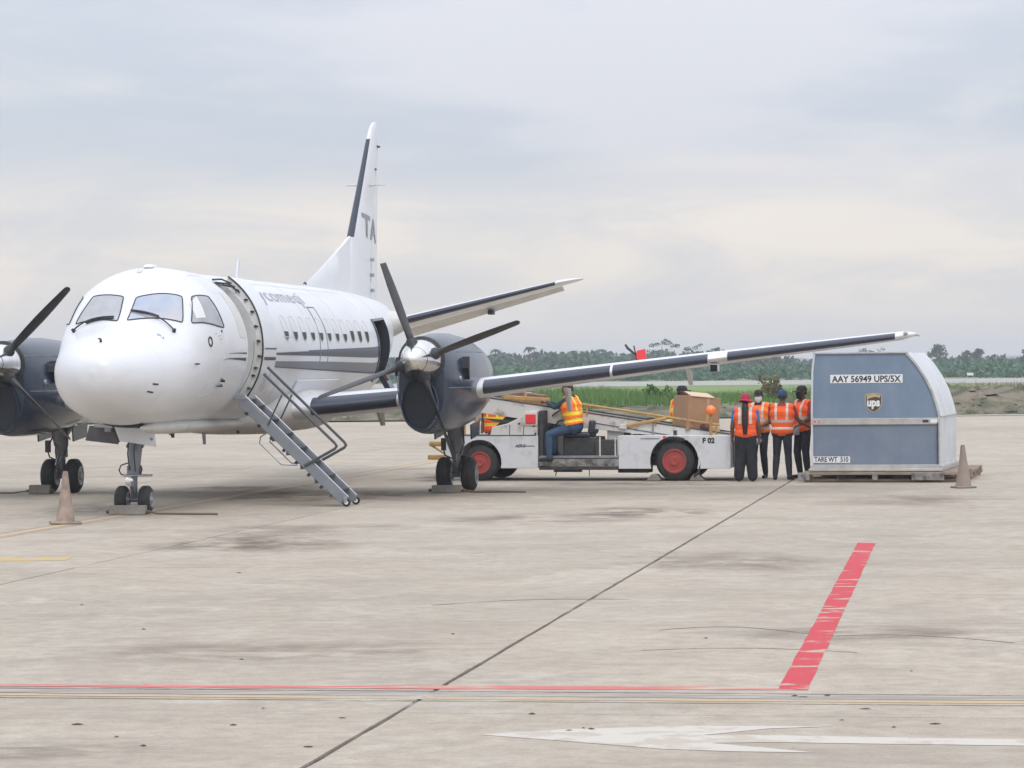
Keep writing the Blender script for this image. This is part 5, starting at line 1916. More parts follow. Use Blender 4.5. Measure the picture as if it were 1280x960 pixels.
    lettering('maker_mark', 'AERC', lambda a, b_: (0.66 + a, -0.024, 0.60 + b_), 'ink_black', t, 0.075, shear=0.3, bold=0.002)
    mb = MB()
    mb.prism([(0.82, 0.615), (1.12 - 0.1, 0.615), (1.02, 0.628), (0.82, 0.628)], lambda a, b_, h: (a, -0.022 - h, b_), 0, 0.002)
    mb.build('maker_mark', 'ink_black', t)
    mb = MB()
    mb.box((3.38, -0.022, 0.770), (0.05, 0.004, 0.045))
    mb.build('side_mark', 'red_plastic', t)
    for x, w_, z in ((3.12, 0.34, 0.745), (3.58, 0.34, 0.752), (3.50, 0.12, 0.775)):
        mb = MB()
        mb.box((x, -0.022, z), (w_, 0.004, 0.012))
        mb.build('side_mark', 'stripe_navy', t)
    # wheels
    for lx, R in ((0.0, 0.325), (3.55, 0.35)):
        for s, ly in ((-1, 0.14), (1, WID - 0.14)):
            wh = thing_part('wheel', t)
            wh.location = (lx, ly, R)
            wd_ = 0.26
            mb = MB()
            mb.lathe((0, -wd_ / 2, 0), (0, 1, 0), [(0, R * 0.60), (0.012, R * 0.80), (0.04, R * 0.965), (0.075, R), (wd_ - 0.075, R), (wd_ - 0.04, R * 0.965), (wd_ - 0.012, R * 0.80), (wd_, R * 0.60)], 32, caps=False)
            mb.build('tyre', 'tyre', wh, smooth=50)
            mb = MB()
            mb.lathe((0, s * (wd_ / 2 - 0.012), 0), (0, s, 0), [(0, R * 0.615), (0.022, R * 0.615), (0.024, R * 0.55), (-0.012, R * 0.50), (-0.014, R * 0.40), (0.004, R * 0.37), (0.006, R * 0.24), (0.03, R * 0.21), (0.034, R * 0.10), (0.02, 0.01)], 28)
            rim_ = mb.build('rim', 'rim_red', wh)
            for k in range(8):
                q = 2 * math.pi * k / 8
                mb = MB()
                mb.lathe((R * 0.45 * math.cos(q), s * (wd_ / 2 - 0.028), R * 0.45 * math.sin(q)), (0, s, 0), [(0, 0.017), (0.006, 0.017)], 8)
                mb.build('rim_hole', 'loader_black', rim_)
        mb = MB()
        mb.cyl((lx, 0.2, R), (lx, WID - 0.2, R), 0.06, n=10)
        mb.build('axle', 'loader_black', t)
    mb = MB()
    mb.box((4.65, 0.75, 0.50), (0.17, 1.1, 0.44))
    mb.build('rear_bumper', 'dull_metal', t, bevel=0.012)
    mb = MB()
    mb.tube([(3.98, 0.0, 0.42), (4.02, 0.0, 0.30), (3.99, -0.01, 0.16), (3.90, 0.0, 0.08)], 0.022, 6)
    mb.tube([(3.08, 0.0, 0.26), (3.06, 0.0, 0.14)], 0.010, 5)
    mb.tube([(1.40, 0.05, 0.16), (1.38, 0.05, 0.09)], 0.010, 5)
    mb.tube([(2.0, 0.05, 0.2), (2.0, 0.05, 0.08)], 0.008, 5)
    mb.build('mud_flap_stay', 'loader_black', t)
    return t


make_loader()
CHG = 'small wedges chocking the rear wheel of the belt loader'
for lx, lab, s in ((3.16, 'small grey wedge on the left of the rear red wheel of the belt loader', 1), (3.95, 'small grey wedge on the right of the rear red wheel of the belt loader', -1)):
    t = thing('wheel_wedge', lab, 'wheel chock', on_loader(lx, 0.12), LOAD_R, CHG)
    mb = MB()
    mb.prism([(-0.13 * s, 0.002), (0.13 * s, 0.002), (0.13 * s, 0.03), (0.06 * s, 0.12), (-0.02 * s, 0.12)], lambda a, b, h: (a, h, b), -0.12, 0.12)
    mb.build('block', 'chock', t, bevel=0.012)


# ------------------------------------------------------------------ parcels on the belt
def make_parcels():
    slope = -math.atan(0.153)
    p = on_loader(3.78, 0.72, belt_z(3.80) + 0.0)
    t = thing('cardboard_box', 'large brown cardboard box standing on the conveyor behind the orange beacon', 'box', p)
    rot = Matrix.Rotation(math.radians(12), 3, 'Z')
    t.rotation_euler = (0, math.radians(5.5), math.radians(22))
    a, b, h = 0.62, 0.60, 0.60
    for nm, c, s, m in (('side', (0, -b / 2, h / 2), (a, 0.012, h), 'cardboard'), ('side', (0, b / 2, h / 2), (a, 0.012, h), 'cardboard'), ('side', (-a / 2, 0, h / 2), (0.012, b, h - 0.002), 'cardboard'),
                        ('side', (a / 2, 0, h / 2), (0.012, b, h - 0.002), 'cardboard'), ('base', (0, 0, 0.008), (a - 0.02, b - 0.02, 0.012), 'cardboard'), ('top', (0, 0, h + 0.004), (a, b, 0.008), 'cardboard_light')):
        mb = MB()
        mb.box(c, s)
        mb.build(nm, m, t)
    mb = MB()
    mb.box((-0.04, -b / 2 + 0.14, h + 0.045), (0.46, 0.34, 0.010), rotx(0.24))
    mb.build('flap', 'cardboard_light', t)
    mb = MB()
    mb.box((0.07, -b / 2 - 0.008, h / 2), (0.055, 0.004, h - 0.01))
    mb.build('tape', 'packing_tape', t)
    # maroon bag in front of the box
    p = on_loader(3.90, 0.54, belt_z(3.9) + 0.002)
    t = thing('luggage_bag', 'low maroon bag lying on the conveyor at the foot of the big cardboard box', 'bag', p)
    t.rotation_euler = (0, math.radians(8.6), LOAD_R)
    P = []
    for x, w, hh in ((-0.30, 0.02, 0.02), (-0.28, 0.08, 0.09), (-0.18, 0.10, 0.16), (0, 0.10, 0.19), (0.16, 0.10, 0.17), (0.26, 0.07, 0.08), (0.28, 0.02, 0.02)):
        q = np.linspace(0, 2 * math.pi, 14, endpoint=False)
        P.append(np.stack([np.full(14, x), w * np.cos(q), hh / 2 * (1 + np.sin(q))], 1))
    mb = MB()
    mb.grid(np.array(P), closev=True, capu=True)
    mb.build('bag_body', 'bag_maroon', t, smooth=60)
    mb = MB()
    mb.tube([(-0.1, -0.10, 0.13), (-0.08, -0.13, 0.20), (0.06, -0.13, 0.20), (0.08, -0.10, 0.13)], 0.010, 6)
    mb.build('handle', 'loader_black', t)
    p = on_loader(4.16, 0.52, belt_z(4.16) + 0.002)
    t = thing('paper_parcel', 'small pale parcel on the conveyor right of the maroon bag', 'parcel', p)
    t.rotation_euler = (0, math.radians(8.6), LOAD_R)
    mb = MB()
    mb.box((0, 0, 0.07), (0.16, 0.16, 0.14))
    mb.build('wrapping', 'cardboard_light', t, bevel=0.01)
    # flat boxes at the head of the belt
    for k, (lx, dz, s, m, lab) in enumerate(((0.62, 0.0, (0.75, 0.50, 0.15), 'cardboard', 'lower flat brown carton at the upper end of the conveyor under the wing'),
                                            (0.70, 0.152, (0.62, 0.42, 0.07), 'cardboard_dark', 'thin dark carton lying on the flat brown carton under the wing'))):
        p = on_loader(lx, 0.8, belt_z(lx) + dz + 0.004)
        t = thing('flat_carton', lab, 'box', p)
        t.rotation_euler = (0, math.radians(8.7), LOAD_R)
        mb = MB()
        mb.box((0, 0, s[2] / 2), s)
        mb.build('carton', m, t, bevel=0.006)
        mb = MB()
        mb.box((0, 0, s[2] + 0.002), (0.05, s[1] - 0.01, 0.003))
        mb.box((0, -s[1] / 2 - 0.002, s[2] / 2), (0.05, 0.003, s[2] - 0.01))
        mb.build('tape', 'packing_tape', t)


make_parcels()

# ------------------------------------------------------------------ air cargo container on its pallet
CON_O, CON_R = Vector((5.13, 50.85, 0.0)), math.radians(-13.5)


def make_container():
    pt = thing('cargo_pallet', 'low worn timber and metal pallet under the blue air cargo container', 'pallet', CON_O, CON_R)
    L, D = 2.20, 3.12
    for k, ly in enumerate((0.06, 1.2, 2.3, 3.2)):
        mb = MB()
        mb.box((1.25, ly, 0.035), (2.76, 0.10, 0.05))
        mb.build('runner_board', 'old_wood', pt, bevel=0.006)
    for lx in (-0.10, 0.55, 1.10, 1.95, 2.55):
        for ly in (0.06, 1.6, 3.2):
            mb = MB()
            mb.box((lx, ly, 0.095), (0.22 if lx != 1.10 else 0.10, 0.12, 0.07))
            mb.build('spacer_block', 'old_wood', pt, bevel=0.008)
    for k in range(8):
        ly = 0.05 + k * 0.46
        mb = MB()
        mb.box((1.25 + 0.02 * math.sin(k * 5), ly, 0.155), (2.80, 0.30, 0.05))
        mb.build('deck_board', 'old_wood', pt, bevel=0.006)
    for lx, w in ((-0.12, 0.20), (1.10, 0.09), (2.0, 0.55)):
        mb = MB()
        mb.box((lx, -0.11, 0.105), (w, 0.03, 0.13))
        mb.build('fork_guide', 'grime_metal', pt, bevel=0.008)
    for lx in (0.62, 1.55):
        mb = MB()
        mb.box((lx, -0.03, 0.10), (0.30, 0.05, 0.075))
        mb.build('fork_pocket', 'dark_cavity', pt)
    mb = MB()
    mb.box((2.66, 0.5, 0.14), (0.10, 0.14, 0.16))
    mb.build('corner_stop', 'old_wood', pt, bevel=0.01)

    c = thing('air_cargo_container', 'blue and white air cargo container with curved right side on a low pallet', 'cargo container', CON_O + Vector((0, 0, 0.182)), CON_R)
    Z = -0.182

    def prof(k):
        """outline of the front: k 0 bottom right, 1 top right"""
        pts = [(2.20, 0.20 + Z), (2.205, 1.13 + Z), (2.17, 1.30 + Z), (2.09, 1.55 + Z), (1.97, 1.80 + Z), (1.82, 2.03 + Z), (1.655, 2.215 + Z)]
        return pts
    R = prof(0)
    left = [(0.05, 2.215 + Z), (0.015, 1.9 + Z), (0.0, 1.2 + Z), (0.0, 0.20 + Z)]
    full = R + left

    def zat(x0, z0, z1):
        return None

    def cutpoly(zlo, zhi, inset):
        def side(pts, z):
            pts = sorted(pts, key=lambda p: p[1])
            return float(np.interp(z, [p[1] for p in pts], [p[0] for p in pts]))
        zs = [z for z in np.linspace(zlo, zhi, 9)]
        return [(side(R, z) - inset, z) for z in zs] + [(side(left, z) + inset, z) for z in reversed(zs)]
    fn = lambda a, b, h: (a, h, b)
    mb = MB()
    mb.prism(cutpoly(1.10 + Z, 2.205 + Z, 0.030), fn, 0.02, 0.045)
    mb.build('upper_door_panel', 'container_blue', c)
    mb = MB()
    mb.prism(cutpoly(0.305 + Z, 0.985 + Z, 0.030), fn, 0.02, 0.045)
    mb.build('lower_door_panel', 'container_lower', c)
    mb = MB()
    mb.prism(cutpoly(0.987 + Z, 1.098 + Z, 0.01), fn, -0.012, 0.05)
    bar = mb.build('door_bar', 'aluminium', c, bevel=0.006)
    mb = MB()
    mb.box((1.96, -0.018, 1.043 + Z), (0.10, 0.012, 0.04))
    mb.build('latch', 'dark_trim', bar, bevel=0.004)
    mb = MB()
    mb.box((2.10, -0.016, 1.043 + Z), (0.11, 0.008, 0.06))
    mb.build('sticker', 'label_white', bar)
    mb = MB()
    mb.lathe((0.07, -0.013, 1.043 + Z), (0, -1, 0), [(0, 0.018), (0.006, 0.018)], 8)
    mb.box((0.14, -0.016, 1.043 + Z), (0.014, 0.01, 0.05))
    mb.build('rivet_mark', 'red_plastic', bar)
    # frame round the front
    def frame(name, pts, w, m):
        mb = MB()
        P = []
        for i, p in enumerate(pts):
            q0, q1 = Vector(pts[max(i - 1, 0)]), Vector(pts[min(i + 1, len(pts) - 1)])
            d = (q1 - q0).normalized()
            nn = Vector((-d.y, d.x))
            o, i_ = Vector(p), Vector(p) + nn * w
            P.append([(o.x, -0.008, o.y), (i_.x, -0.008, i_.y), (i_.x, 0.06, i_.y), (o.x, 0.06, o.y)])
        mb.grid(np.array(P), closev=True, capu=True)
        return mb.build(name, m, c, smooth=30)
    frame('frame_edge', R, 0.034, 'aluminium')
    frame('frame_edge', left, 0.034, 'container_shell')
    mb = MB()
    mb.box(((1.655 + 0.05) / 2, 0.03, 2.215 + Z), (1.63, 0.08, 0.022))
    mb.build('frame_edge', 'aluminium', c)
    for x in (2.165,):
        mb = MB()
        mb.box((x, -0.012, 0.66 + Z), (0.022, 0.012, 0.72))
        mb.build('strap', 'stripe_navy', c)
    # shell: right wall curving into the roof, left wall, back
    ys = np.linspace(0.061, D, 6)
    segs = [R[0:2], R[1:]]
    for nm, pts in (('lower_wall', R[0:2]), ('curved_wall', R[1:])):
        mb = MB()
        o = np.array([[(p[0], y, p[1]) for p in pts] for y in ys])
        i_ = o - np.array([0.03, 0, 0.02])
        mb.slab(o, i_)
        mb.build(nm, 'container_shell', c, smooth=40)
    mb = MB()
    mb.tube([(2.213, 0.07, 1.12 + Z), (2.213, D, 1.12 + Z)], 0.014, 5)
    mb.build('wall_joint', 'aluminium', c)
    for nm, pts in (('roof', [(1.654, 2.214 + Z), (0.051, 2.214 + Z)]), ('left_wall', left)):
        mb = MB()
        o = np.array([[(p[0], y, p[1]) for p in pts] for y in ys])
        i_ = o + np.array([0.02 if nm == 'left_wall' else 0, 0, -0.02 if nm == 'roof' else 0])
        mb.slab(o, i_)
        mb.build(nm, 'container_shell', c, smooth=40)
    mb = MB()
    mb.prism(full, fn, D - 0.02, D + 0.005)
    mb.build('back_wall', 'container_shell', c)
    # base extrusion
    mb = MB()
    mb.box((1.10, 0.02, 0.245 + Z), (2.24, 0.08, 0.115))
    mb.box((1.10, 0.0, 0.212 + Z), (2.28, 0.10, 0.045))
    mb.box((2.215, D / 2, 0.235 + Z), (0.05, D, 0.10))
    mb.box((1.1, D / 2, 0.20 + Z), (2.2, D, 0.03))
    mb.build('base_frame', 'aluminium', c, bevel=0.006)
    for k in range(11):
        mb = MB()
        mb.lathe((2.24, 0.12 + k * 0.29, 0.245 + Z), (1, 0, 0), [(0, 0.028), (0.006, 0.028)], 10)
        mb.build('base_hole', 'seam', c)
    # label plates
    def plate(x0, x1, z0, z1, tilt=0.0):
        mb = MB()
        mb.prism([(x0, z0), (x1, z0 + tilt), (x1, z1 + tilt), (x0, z1)], lambda a, b, h: (a, 0.018 - h, b), 0.0, 0.004)
        return mb
    p = plate(0.335, 1.575, 1.700 + Z, 1.845 + Z).build('code_plate', 'label_white', c)
    lettering('code_text', 'AAY 56949 UPS/5X', lambda a, b: (0.365 + a, 0.0125, 1.718 + Z + b), 'ink_black', p, 0.152, width=1.18, bold=0.004)
    p = plate(0.02, 0.665, 0.335 + Z, 0.445 + Z).build('tare_plate', 'label_white', c)
    lettering('tare_text', 'TARE WT  510', lambda a, b: (0.05 + a, 0.0125, 0.352 + Z + b), 'ink_black', p, 0.118, width=0.585, bold=0.003)
    # shield emblem
    cx, z1 = 1.075, 1.50 + Z
    sh = [(-0.145, 0.0), (-0.10, 0.018), (0, 0.028), (0.10, 0.018), (0.145, 0.0), (0.148, -0.13), (0.13, -0.20), (0.08, -0.26), (0.0, -0.31), (-0.08, -0.26), (-0.13, -0.20), (-0.148, -0.13)]
    mb = MB()
    mb.prism([(cx + a, z1 + b) for a, b in sh], lambda a, b, h: (a, 0.018 - h, b), 0, 0.004)
    e = mb.build('emblem', 'emblem_gold', c)
    mb = MB()
    mb.prism([(cx + a * 0.90, z1 - 0.14 + (b + 0.14) * 0.91) for a, b in sh], lambda a, b, h: (a, 0.0145 - h, b), 0, 0.003)
    mb.build('emblem_field', 'emblem_brown', e)
    mb = MB()
    up = [(cx + a * 0.86, z1 - 0.005 + b * 0.9) for a, b in ((-0.13, -0.005), (0, 0.018), (0.13, -0.005), (0.135, -0.055), (0.03, -0.035), (-0.08, -0.062), (-0.135, -0.10))]
    mb.prism(up, lambda a, b, h: (a, 0.0115 - h, b), 0, 0.002)
    mb.build('emblem_crest', 'emblem_gold', e)
    lettering('emblem_text', 'ups', lambda a, b: (cx - 0.112 + a, 0.0095, z1 - 0.195 + b), 'label_white', e, 0.19, width=0.222, bold=0.009)


make_container()


# ------------------------------------------------------------------ traffic cones
def make_cone(label, x, y, h, r0, m, lean=(0, 0), base=0.2):
    t = thing('traffic_cone', label, 'traffic cone', (x, y, 0), 0.2)
    t.rotation_euler = (lean[0], lean[1], 0.25)
    n = 24
    prof = [(0.03, r0 * 1.12), (0.05, r0), (h * 0.30, r0 * 0.80), (h * 0.31, r0 * 0.76), (h * 0.60, r0 * 0.55), (h * 0.61, r0 * 0.52), (h * 0.95, r0 * 0.30), (h, r0 * 0.24), (h, r0 * 0.15), (h - 0.05, r0 * 0.14)]
    rr = random.Random(int(h * 1000))
    P = []
    for z, r in prof:
        row = []
        for k in range(n):
            q = 2 * math.pi * k / n
            d = 1 + 0.035 * math.sin(3 * q + z * 9) + rr.uniform(-0.012, 0.012)
            row.append((r * d * math.cos(q), r * d * math.sin(q), z))
        P.append(row)
    mb = MB()
    mb.grid(np.array(P), closev=True, capu=True)
    mb.build('cone_body', m, t, smooth=50)
    mb = MB()
    mb.box((0, 0, 0.018), (base * 2, base * 2, 0.032))
    mb.build('cone_base', m, t, bevel=0.012)
    return t


c1 = make_cone('dusty orange traffic cone standing in front of the left engine of the aircraft', -5.95, 39.3, 0.70, 0.125, 'cone_dusty', (0.0, 0.012), 0.20)
c2 = make_cone('worn brownish traffic cone standing by the right end of the cargo container', 7.30, 47.95, 0.70, 0.125, 'cone_worn', (0, -0.01), 0.165)

# ------------------------------------------------------------------ people
def capsule(p0, p1, r0, r1, n=12):
    """closed tapered limb piece with round ends"""
    p0, p1 = Vector(p0), Vector(p1)
    d = p1 - p0
    L = d.length
    if L < 1e-5:
        d, L = Vector((0, 0, 1)), 1e-5
    prof = [(-r0 * math.cos(a), r0 * math.sin(a)) for a in np.linspace(0.12, math.pi / 2, 4)]
    prof += [(L + r1 * math.sin(a), r1 * math.cos(a)) for a in np.linspace(0, math.pi / 2 - 0.12, 4)]
    mb = MB()
    mb.lathe(p0, d, prof, n)
    return mb


def voxel_union(caps, voxel, smooth_it=4):
    mb = MB()
    for c in caps:
        q = capsule(*c[:4])
        mb.add(q.v, q.f)
    me = bpy.data.meshes.new('union')
    me.from_pydata(mb.v, [], mb.f)
    bm = bmesh.new()
    bm.from_mesh(me)
    bmesh.ops.recalc_face_normals(bm, faces=bm.faces)
    bm.to_mesh(me)
    bm.free()
    o = bpy.data.objects.new('union', me)
    COL.objects.link(o)
    r = o.modifiers.new('r', 'REMESH')
    r.mode = 'VOXEL'
    r.voxel_size = voxel
    s = o.modifiers.new('s', 'SMOOTH')
    s.factor = 0.5
    s.iterations = smooth_it
    dg = bpy.context.evaluated_depsgraph_get()
    dg.update()
    out = bpy.data.meshes.new_from_object(o.evaluated_get(dg))
    bpy.data.objects.remove(o)
    bpy.data.meshes.remove(me)
    return out


def seg_dist(C, a, b):
    a, b = np.array(a, float), np.array(b, float)
    d = b - a
    t = np.clip(((C - a) @ d) / max(d @ d, 1e-9), 0, 1)
    return np.linalg.norm(C - (a + t[:, None] * d), axis=1)


def hand_caps(wrist, direction, palm, thumb, curl, h):
    """palm, four unequal fingers with two bends, thumb from the side of the palm"""
    d, pn, th = Vector(direction).normalized(), Vector(palm), Vector(thumb)
    pn = (pn - d * pn.dot(d)).normalized()
    th = (th - d * th.dot(d) - pn * th.dot(pn)).normalized()
    w = Vector(wrist)
    k = h / 1.65
    caps = []
    for s in (-1, 0, 1):
        caps.append((w + th * 0.020 * s * k, w + d * 0.080 * k + th * 0.026 * s * k, 0.017 * k, 0.015 * k, 'skin'))
    for i, (s, L) in enumerate(((1.5, 0.066), (0.5, 0.074), (-0.5, 0.070), (-1.5, 0.056))):
        a = w + d * 0.085 * k + th * s * 0.0195 * k
        d1 = (d * math.cos(curl * 0.6) + pn * math.sin(curl * 0.6) + th * s * 0.06).normalized()
        b = a + d1 * L * 0.52 * k
        d2 = (d * math.cos(curl * 1.5) + pn * math.sin(curl * 1.5) + th * s * 0.06).normalized()
        c = b + d2 * L * 0.5 * k
        caps += [(a, b, 0.0092 * k, 0.0085 * k, 'skin'), (b, c, 0.0085 * k, 0.0072 * k, 'skin')]
    a = w + d * 0.02 * k + th * 0.030 * k
    b = a + (d * 0.7 + th * 0.75).normalized() * 0.040 * k
    c = b + (d * 0.9 + th * 0.25 + pn * math.sin(curl) * 0.5).normalized() * 0.032 * k
    caps += [(a, b, 0.0125 * k, 0.0105 * k, 'skin'), (b, c, 0.0105 * k, 0.0085 * k, 'skin')]
    return caps


def person(label, loc, facing, h, pose=None, skin='skin_brown', shirt='cloth_teal', trousers='cloth_navy', vest='cloth_orange', bands=None, band_mat='band_silver',
           hat=None, hat_mat='cap_blue', mask=None, hair=True, sleeve='short', wide=0.0, curl=(0.5, 0.5), head=(0.0, 0.0), extra=None, open_front=False, shoes='shoe_black', vest_hem=0.475, face_detail=True, back_band=None, girth=1.12):
    """facing: direction looked at, angle from world +y, clockwise"""
    t = thing('person', label, 'person', loc, -facing)
    J = dict(pelvis=(0, 0, .525), belly=(0, .004, .62), chest=(0, 0, .735), neck=(0, -.004, .842), head=(0, .012, .915),
             shR=(.116, -.004, .80), shL=(-.116, -.004, .80), elR=(.150, -.025, .635), elL=(-.150, -.025, .635), wrR=(.148, .03, .485), wrL=(-.148, .03, .485),
             hipR=(.052, 0, .51), hipL=(-.052, 0, .51), knR=(.062, .012, .285), knL=(-.062, .012, .285), anR=(.066, -.012, .05), anL=(-.066, -.012, .05),
             toR=(.078, .095, .018), toL=(-.078, .095, .018))
    if pose:
        J.update(pose)
    J = {k: Vector(v) * h for k, v in J.items()}
    R = lambda x: x * h
    ax = lambda a, b, k: J[a].lerp(J[b], k)
    caps = []
    side = Vector((1, 0, 0))
    sv = (J['shR'] - J['shL']).normalized()
    hv = (J['hipR'] - J['hipL']).normalized()
    G = girth
    torso = [(J['pelvis'] - hv * R(.046 * G), J['pelvis'] + hv * R(.046 * G), R(.066 * G), R(.066 * G), 'legs'),
             (J['belly'] - hv * R(.040 * G), J['belly'] + hv * R(.040 * G), R(.062 * G), R(.062 * G), 'torso'),
             (ax('belly', 'chest', .5) - sv * R(.044 * G), ax('belly', 'chest', .5) + sv * R(.044 * G), R(.064 * G), R(.064 * G), 'torso'),
             (J['chest'] - sv * R(.056 * G), J['chest'] + sv * R(.056 * G), R(.063 * G), R(.063 * G), 'torso'),
             (J['shL'].lerp(J['shR'], .12), J['shL'].lerp(J['shR'], .88), R(.040), R(.040), 'torso'),
             (ax('chest', 'neck', .55) - sv * R(.03), ax('chest', 'neck', .55) + sv * R(.03), R(.050), R(.050), 'torso')]
    caps += torso
    caps.append((ax('chest', 'neck', .75), ax('neck', 'head', .5), R(.034), R(.031), 'skin'))
    for s in 'RL':
        caps.append((J['sh' + s], ax('sh' + s, 'el' + s, .55), R(.036), R(.031), 'sleeve'))
        caps.append((ax('sh' + s, 'el' + s, .55), J['el' + s], R(.029), R(.025), 'sleeve' if sleeve == 'long' else 'skin'))
        caps.append((J['el' + s], ax('el' + s, 'wr' + s, .4), R(.025), R(.0245), 'sleeve' if sleeve == 'long' else 'skin'))
        caps.append((ax('el' + s, 'wr' + s, .4), J['wr' + s], R(.0245), R(.017), 'sleeve' if sleeve == 'long' else 'skin'))
        d = (J['wr' + s] - J['el' + s]).normalized()
        sgn = 1 if s == 'R' else -1
        palm = Vector((-sgn, 0, 0)) if abs(d.z) > 0.6 else Vector((0, 0, -1))
        th = Vector((0, 1, 0)) if abs(d.z) > 0.6 else Vector((-sgn, 0.3, 0.3))
        caps += hand_caps(J['wr' + s], d, palm, th, curl[0 if s == 'R' else 1], h)
        caps.append((J['hip' + s], J['kn' + s], R(.058 + wide * .6), R(.042 + wide), 'legs'))
        caps.append((J['kn' + s], ax('kn' + s, 'an' + s, .35), R(.040 + wide), R(.040 + wide), 'legs'))
        caps.append((ax('kn' + s, 'an' + s, .35), J['an' + s] + Vector((0, 0, R(.012))), R(.040 + wide), R(.031 + wide * 1.1), 'legs'))
        f = (J['to' + s] - J['an' + s])
        f.z = 0
        f = f.normalized()
        heel = J['an' + s] - f * R(.018)
        gz = J['to' + s].z
        heel.z = gz + R(.006)
        caps.append((J['an' + s], heel, R(.026), R(.024), 'shoe'))
        caps.append((heel, J['to' + s], R(.023), R(.019), 'shoe'))
    # head
    hy, hp = head
    HR = Matrix.Rotation(-hy, 3, 'Z') @ Matrix.Rotation(hp, 3, 'X')
    hc = J['head']
    hp_ = lambda x, y, z: hc + HR @ (Vector((x, y, z)) * h)
    caps += [(hp_(0, -.012, .026), hp_(0, .010, .024), R(.048), R(.044), 'skin'),
             (hp_(0, .012, .0), hp_(0, .016, -.022), R(.042), R(.034), 'skin'),
             (hp_(0, .028, -.045), hp_(0, .020, -.035), R(.020), R(.026), 'skin'),
             (hp_(0, .050, .012), hp_(0, .060, -.010), R(.006), R(.0095), 'skin'),
             (hp_(-.010, .050, -.028), hp_(.010, .050, -.028), R(.009), R(.009), 'skin'),
             (hp_(-.024, .046, .022), hp_(.024, .046, .022), R(.009), R(.009), 'skin')]
    for s in (1, -1):
        caps.append((hp_(.047 * s, -.002, .012), hp_(.046 * s, .002, -.010), R(.011), R(.008), 'skin'))
    me = voxel_union(caps, 0.0072 * h / 1.65, 4)
    N = len(me.polygons)
    C = np.empty(N * 3)
    me.polygons.foreach_get('center', C)
    C = C.reshape(-1, 3)
    D = np.array([seg_dist(C, c[0], c[1]) - (c[2] + c[3]) / 2 for c in caps])
    tags = np.array([c[4] for c in caps])[np.argmin(D, 0)]
    slot = {'skin': 0, 'torso': 1, 'sleeve': 1, 'legs': 2, 'shoe': 3}
    mi = np.array([slot[q] for q in tags], np.int32)
    for q in (skin, shirt, trousers, shoes):
        me.materials.append(MATS[q])
    me.polygons.foreach_set('material_index', mi)
    me.polygons.foreach_set('use_smooth', [True] * N)
    me.name = 'body'
    body = bpy.data.objects.new('body', me)
    COL.objects.link(body)
    body.parent = t
    # face
    if face_detail:
        for s in (1, -1):
            mb = MB()
            mb.lathe(hp_(.019 * s, .0515, .012), HR @ Vector((0, 1, 0)), [(0, R(.0068)), (R(.003), R(.0055)), (R(.0045), R(.002))], 10)
            mb.build('eye', 'eye_dark', t)
        mb = MB()
        mb.tube([hp_(-.016, .0565, -.029), hp_(0, .0605, -.030), hp_(.016, .0565, -.029)], R(.0028), 5)
        mb.build('mouth', 'hair_black', t)
    # high-visibility vest
    if vest:
        vc = [(c[0], c[1], c[2] + R(.0125), c[3] + R(.0125)) for c in torso[1:5]]
        vc.append((J['pelvis'].lerp(J['belly'], .25) - hv * R(.042), J['pelvis'].lerp(J['belly'], .25) + hv * R(.042), R(.0785 * G), R(.0785 * G)))
        vm = voxel_union(vc, 0.0105, 3)
        N = len(vm.polygons)
        C = np.empty(N * 3)
        vm.polygons.foreach_get('center', C)
        C = C.reshape(-1, 3) / h
        axis0, axis1 = np.array(J['pelvis']) / h, np.array(J['neck']) / h
        dv = axis1 - axis0
        u = ((C - axis0) @ dv) / (dv @ dv)           # 0 at the hips, 1 at the neck
        xs = (C - axis0) @ np.array(sv)
        fwd = np.cross(np.array([0, 0, 1.0]), np.array(sv))
        ys = (C - axis0 - u[:, None] * dv) @ fwd
        keep = (u > (vest_hem - .525) / .317) & ~((u > .93) & (np.abs(xs) < .045))
        if open_front:
            keep &= ~((np.abs(xs) < .026) & (ys > 0))
        m = np.zeros(N, np.int32)
        for lo, hi in (bands or ()):
            m[(u > lo) & (u < hi)] = 1
        m[(np.abs(np.abs(xs) - .062) < .014) & (u > .42)] = 1
        if back_band:
            m[(np.abs(xs) < back_band)] = 2
        bm = bmesh.new()
        bm.from_mesh(vm)
        bm.faces.ensure_lookup_table()
        for i, f in enumerate(bm.faces):
            f.material_index = int(m[i])
            f.smooth = True
        bmesh.ops.delete(bm, geom=[f for i, f in enumerate(bm.faces) if not keep[i]], context='FACES')
        bm.to_mesh(vm)
        bm.free()
        for q in (vest, band_mat, 'cloth_black'):
            vm.materials.append(MATS[q])
        vm.name = 'safety_vest'
        vo = bpy.data.objects.new('safety_vest', vm)
        COL.objects.link(vo)
        vo.parent = t
    # hair / hat
    def dome(name, m, r, z0, z1, back=0.0, n=20):
        P = []
        for i, a in enumerate(np.linspace(0, math.pi / 2, 8)):
            row = []
            for q in np.linspace(0, 2 * math.pi, n, endpoint=False):
                low = z0 - back * max(0.0, -math.sin(q)) ** 0.7
                z = low + (z1 - low) * math.sin(a)
                rr = r * math.cos(a) ** 0.55 if i < 7 else 0.002
                row.append(tuple(hp_(rr * .92 * math.cos(q), -.004 + rr * 1.10 * math.sin(q), z)))
            P.append(row)
        mb = MB()
        mb.grid(np.array(P), closev=True, capu=True)
        return mb.build(name, m, t, smooth=80)
    if hair and hat is None:
        dome('hair', 'hair_black', .0545, .020, .078, back=.055)
    elif hat:
        dome('hair', 'hair_black', .051, .018, .055, back=.042)
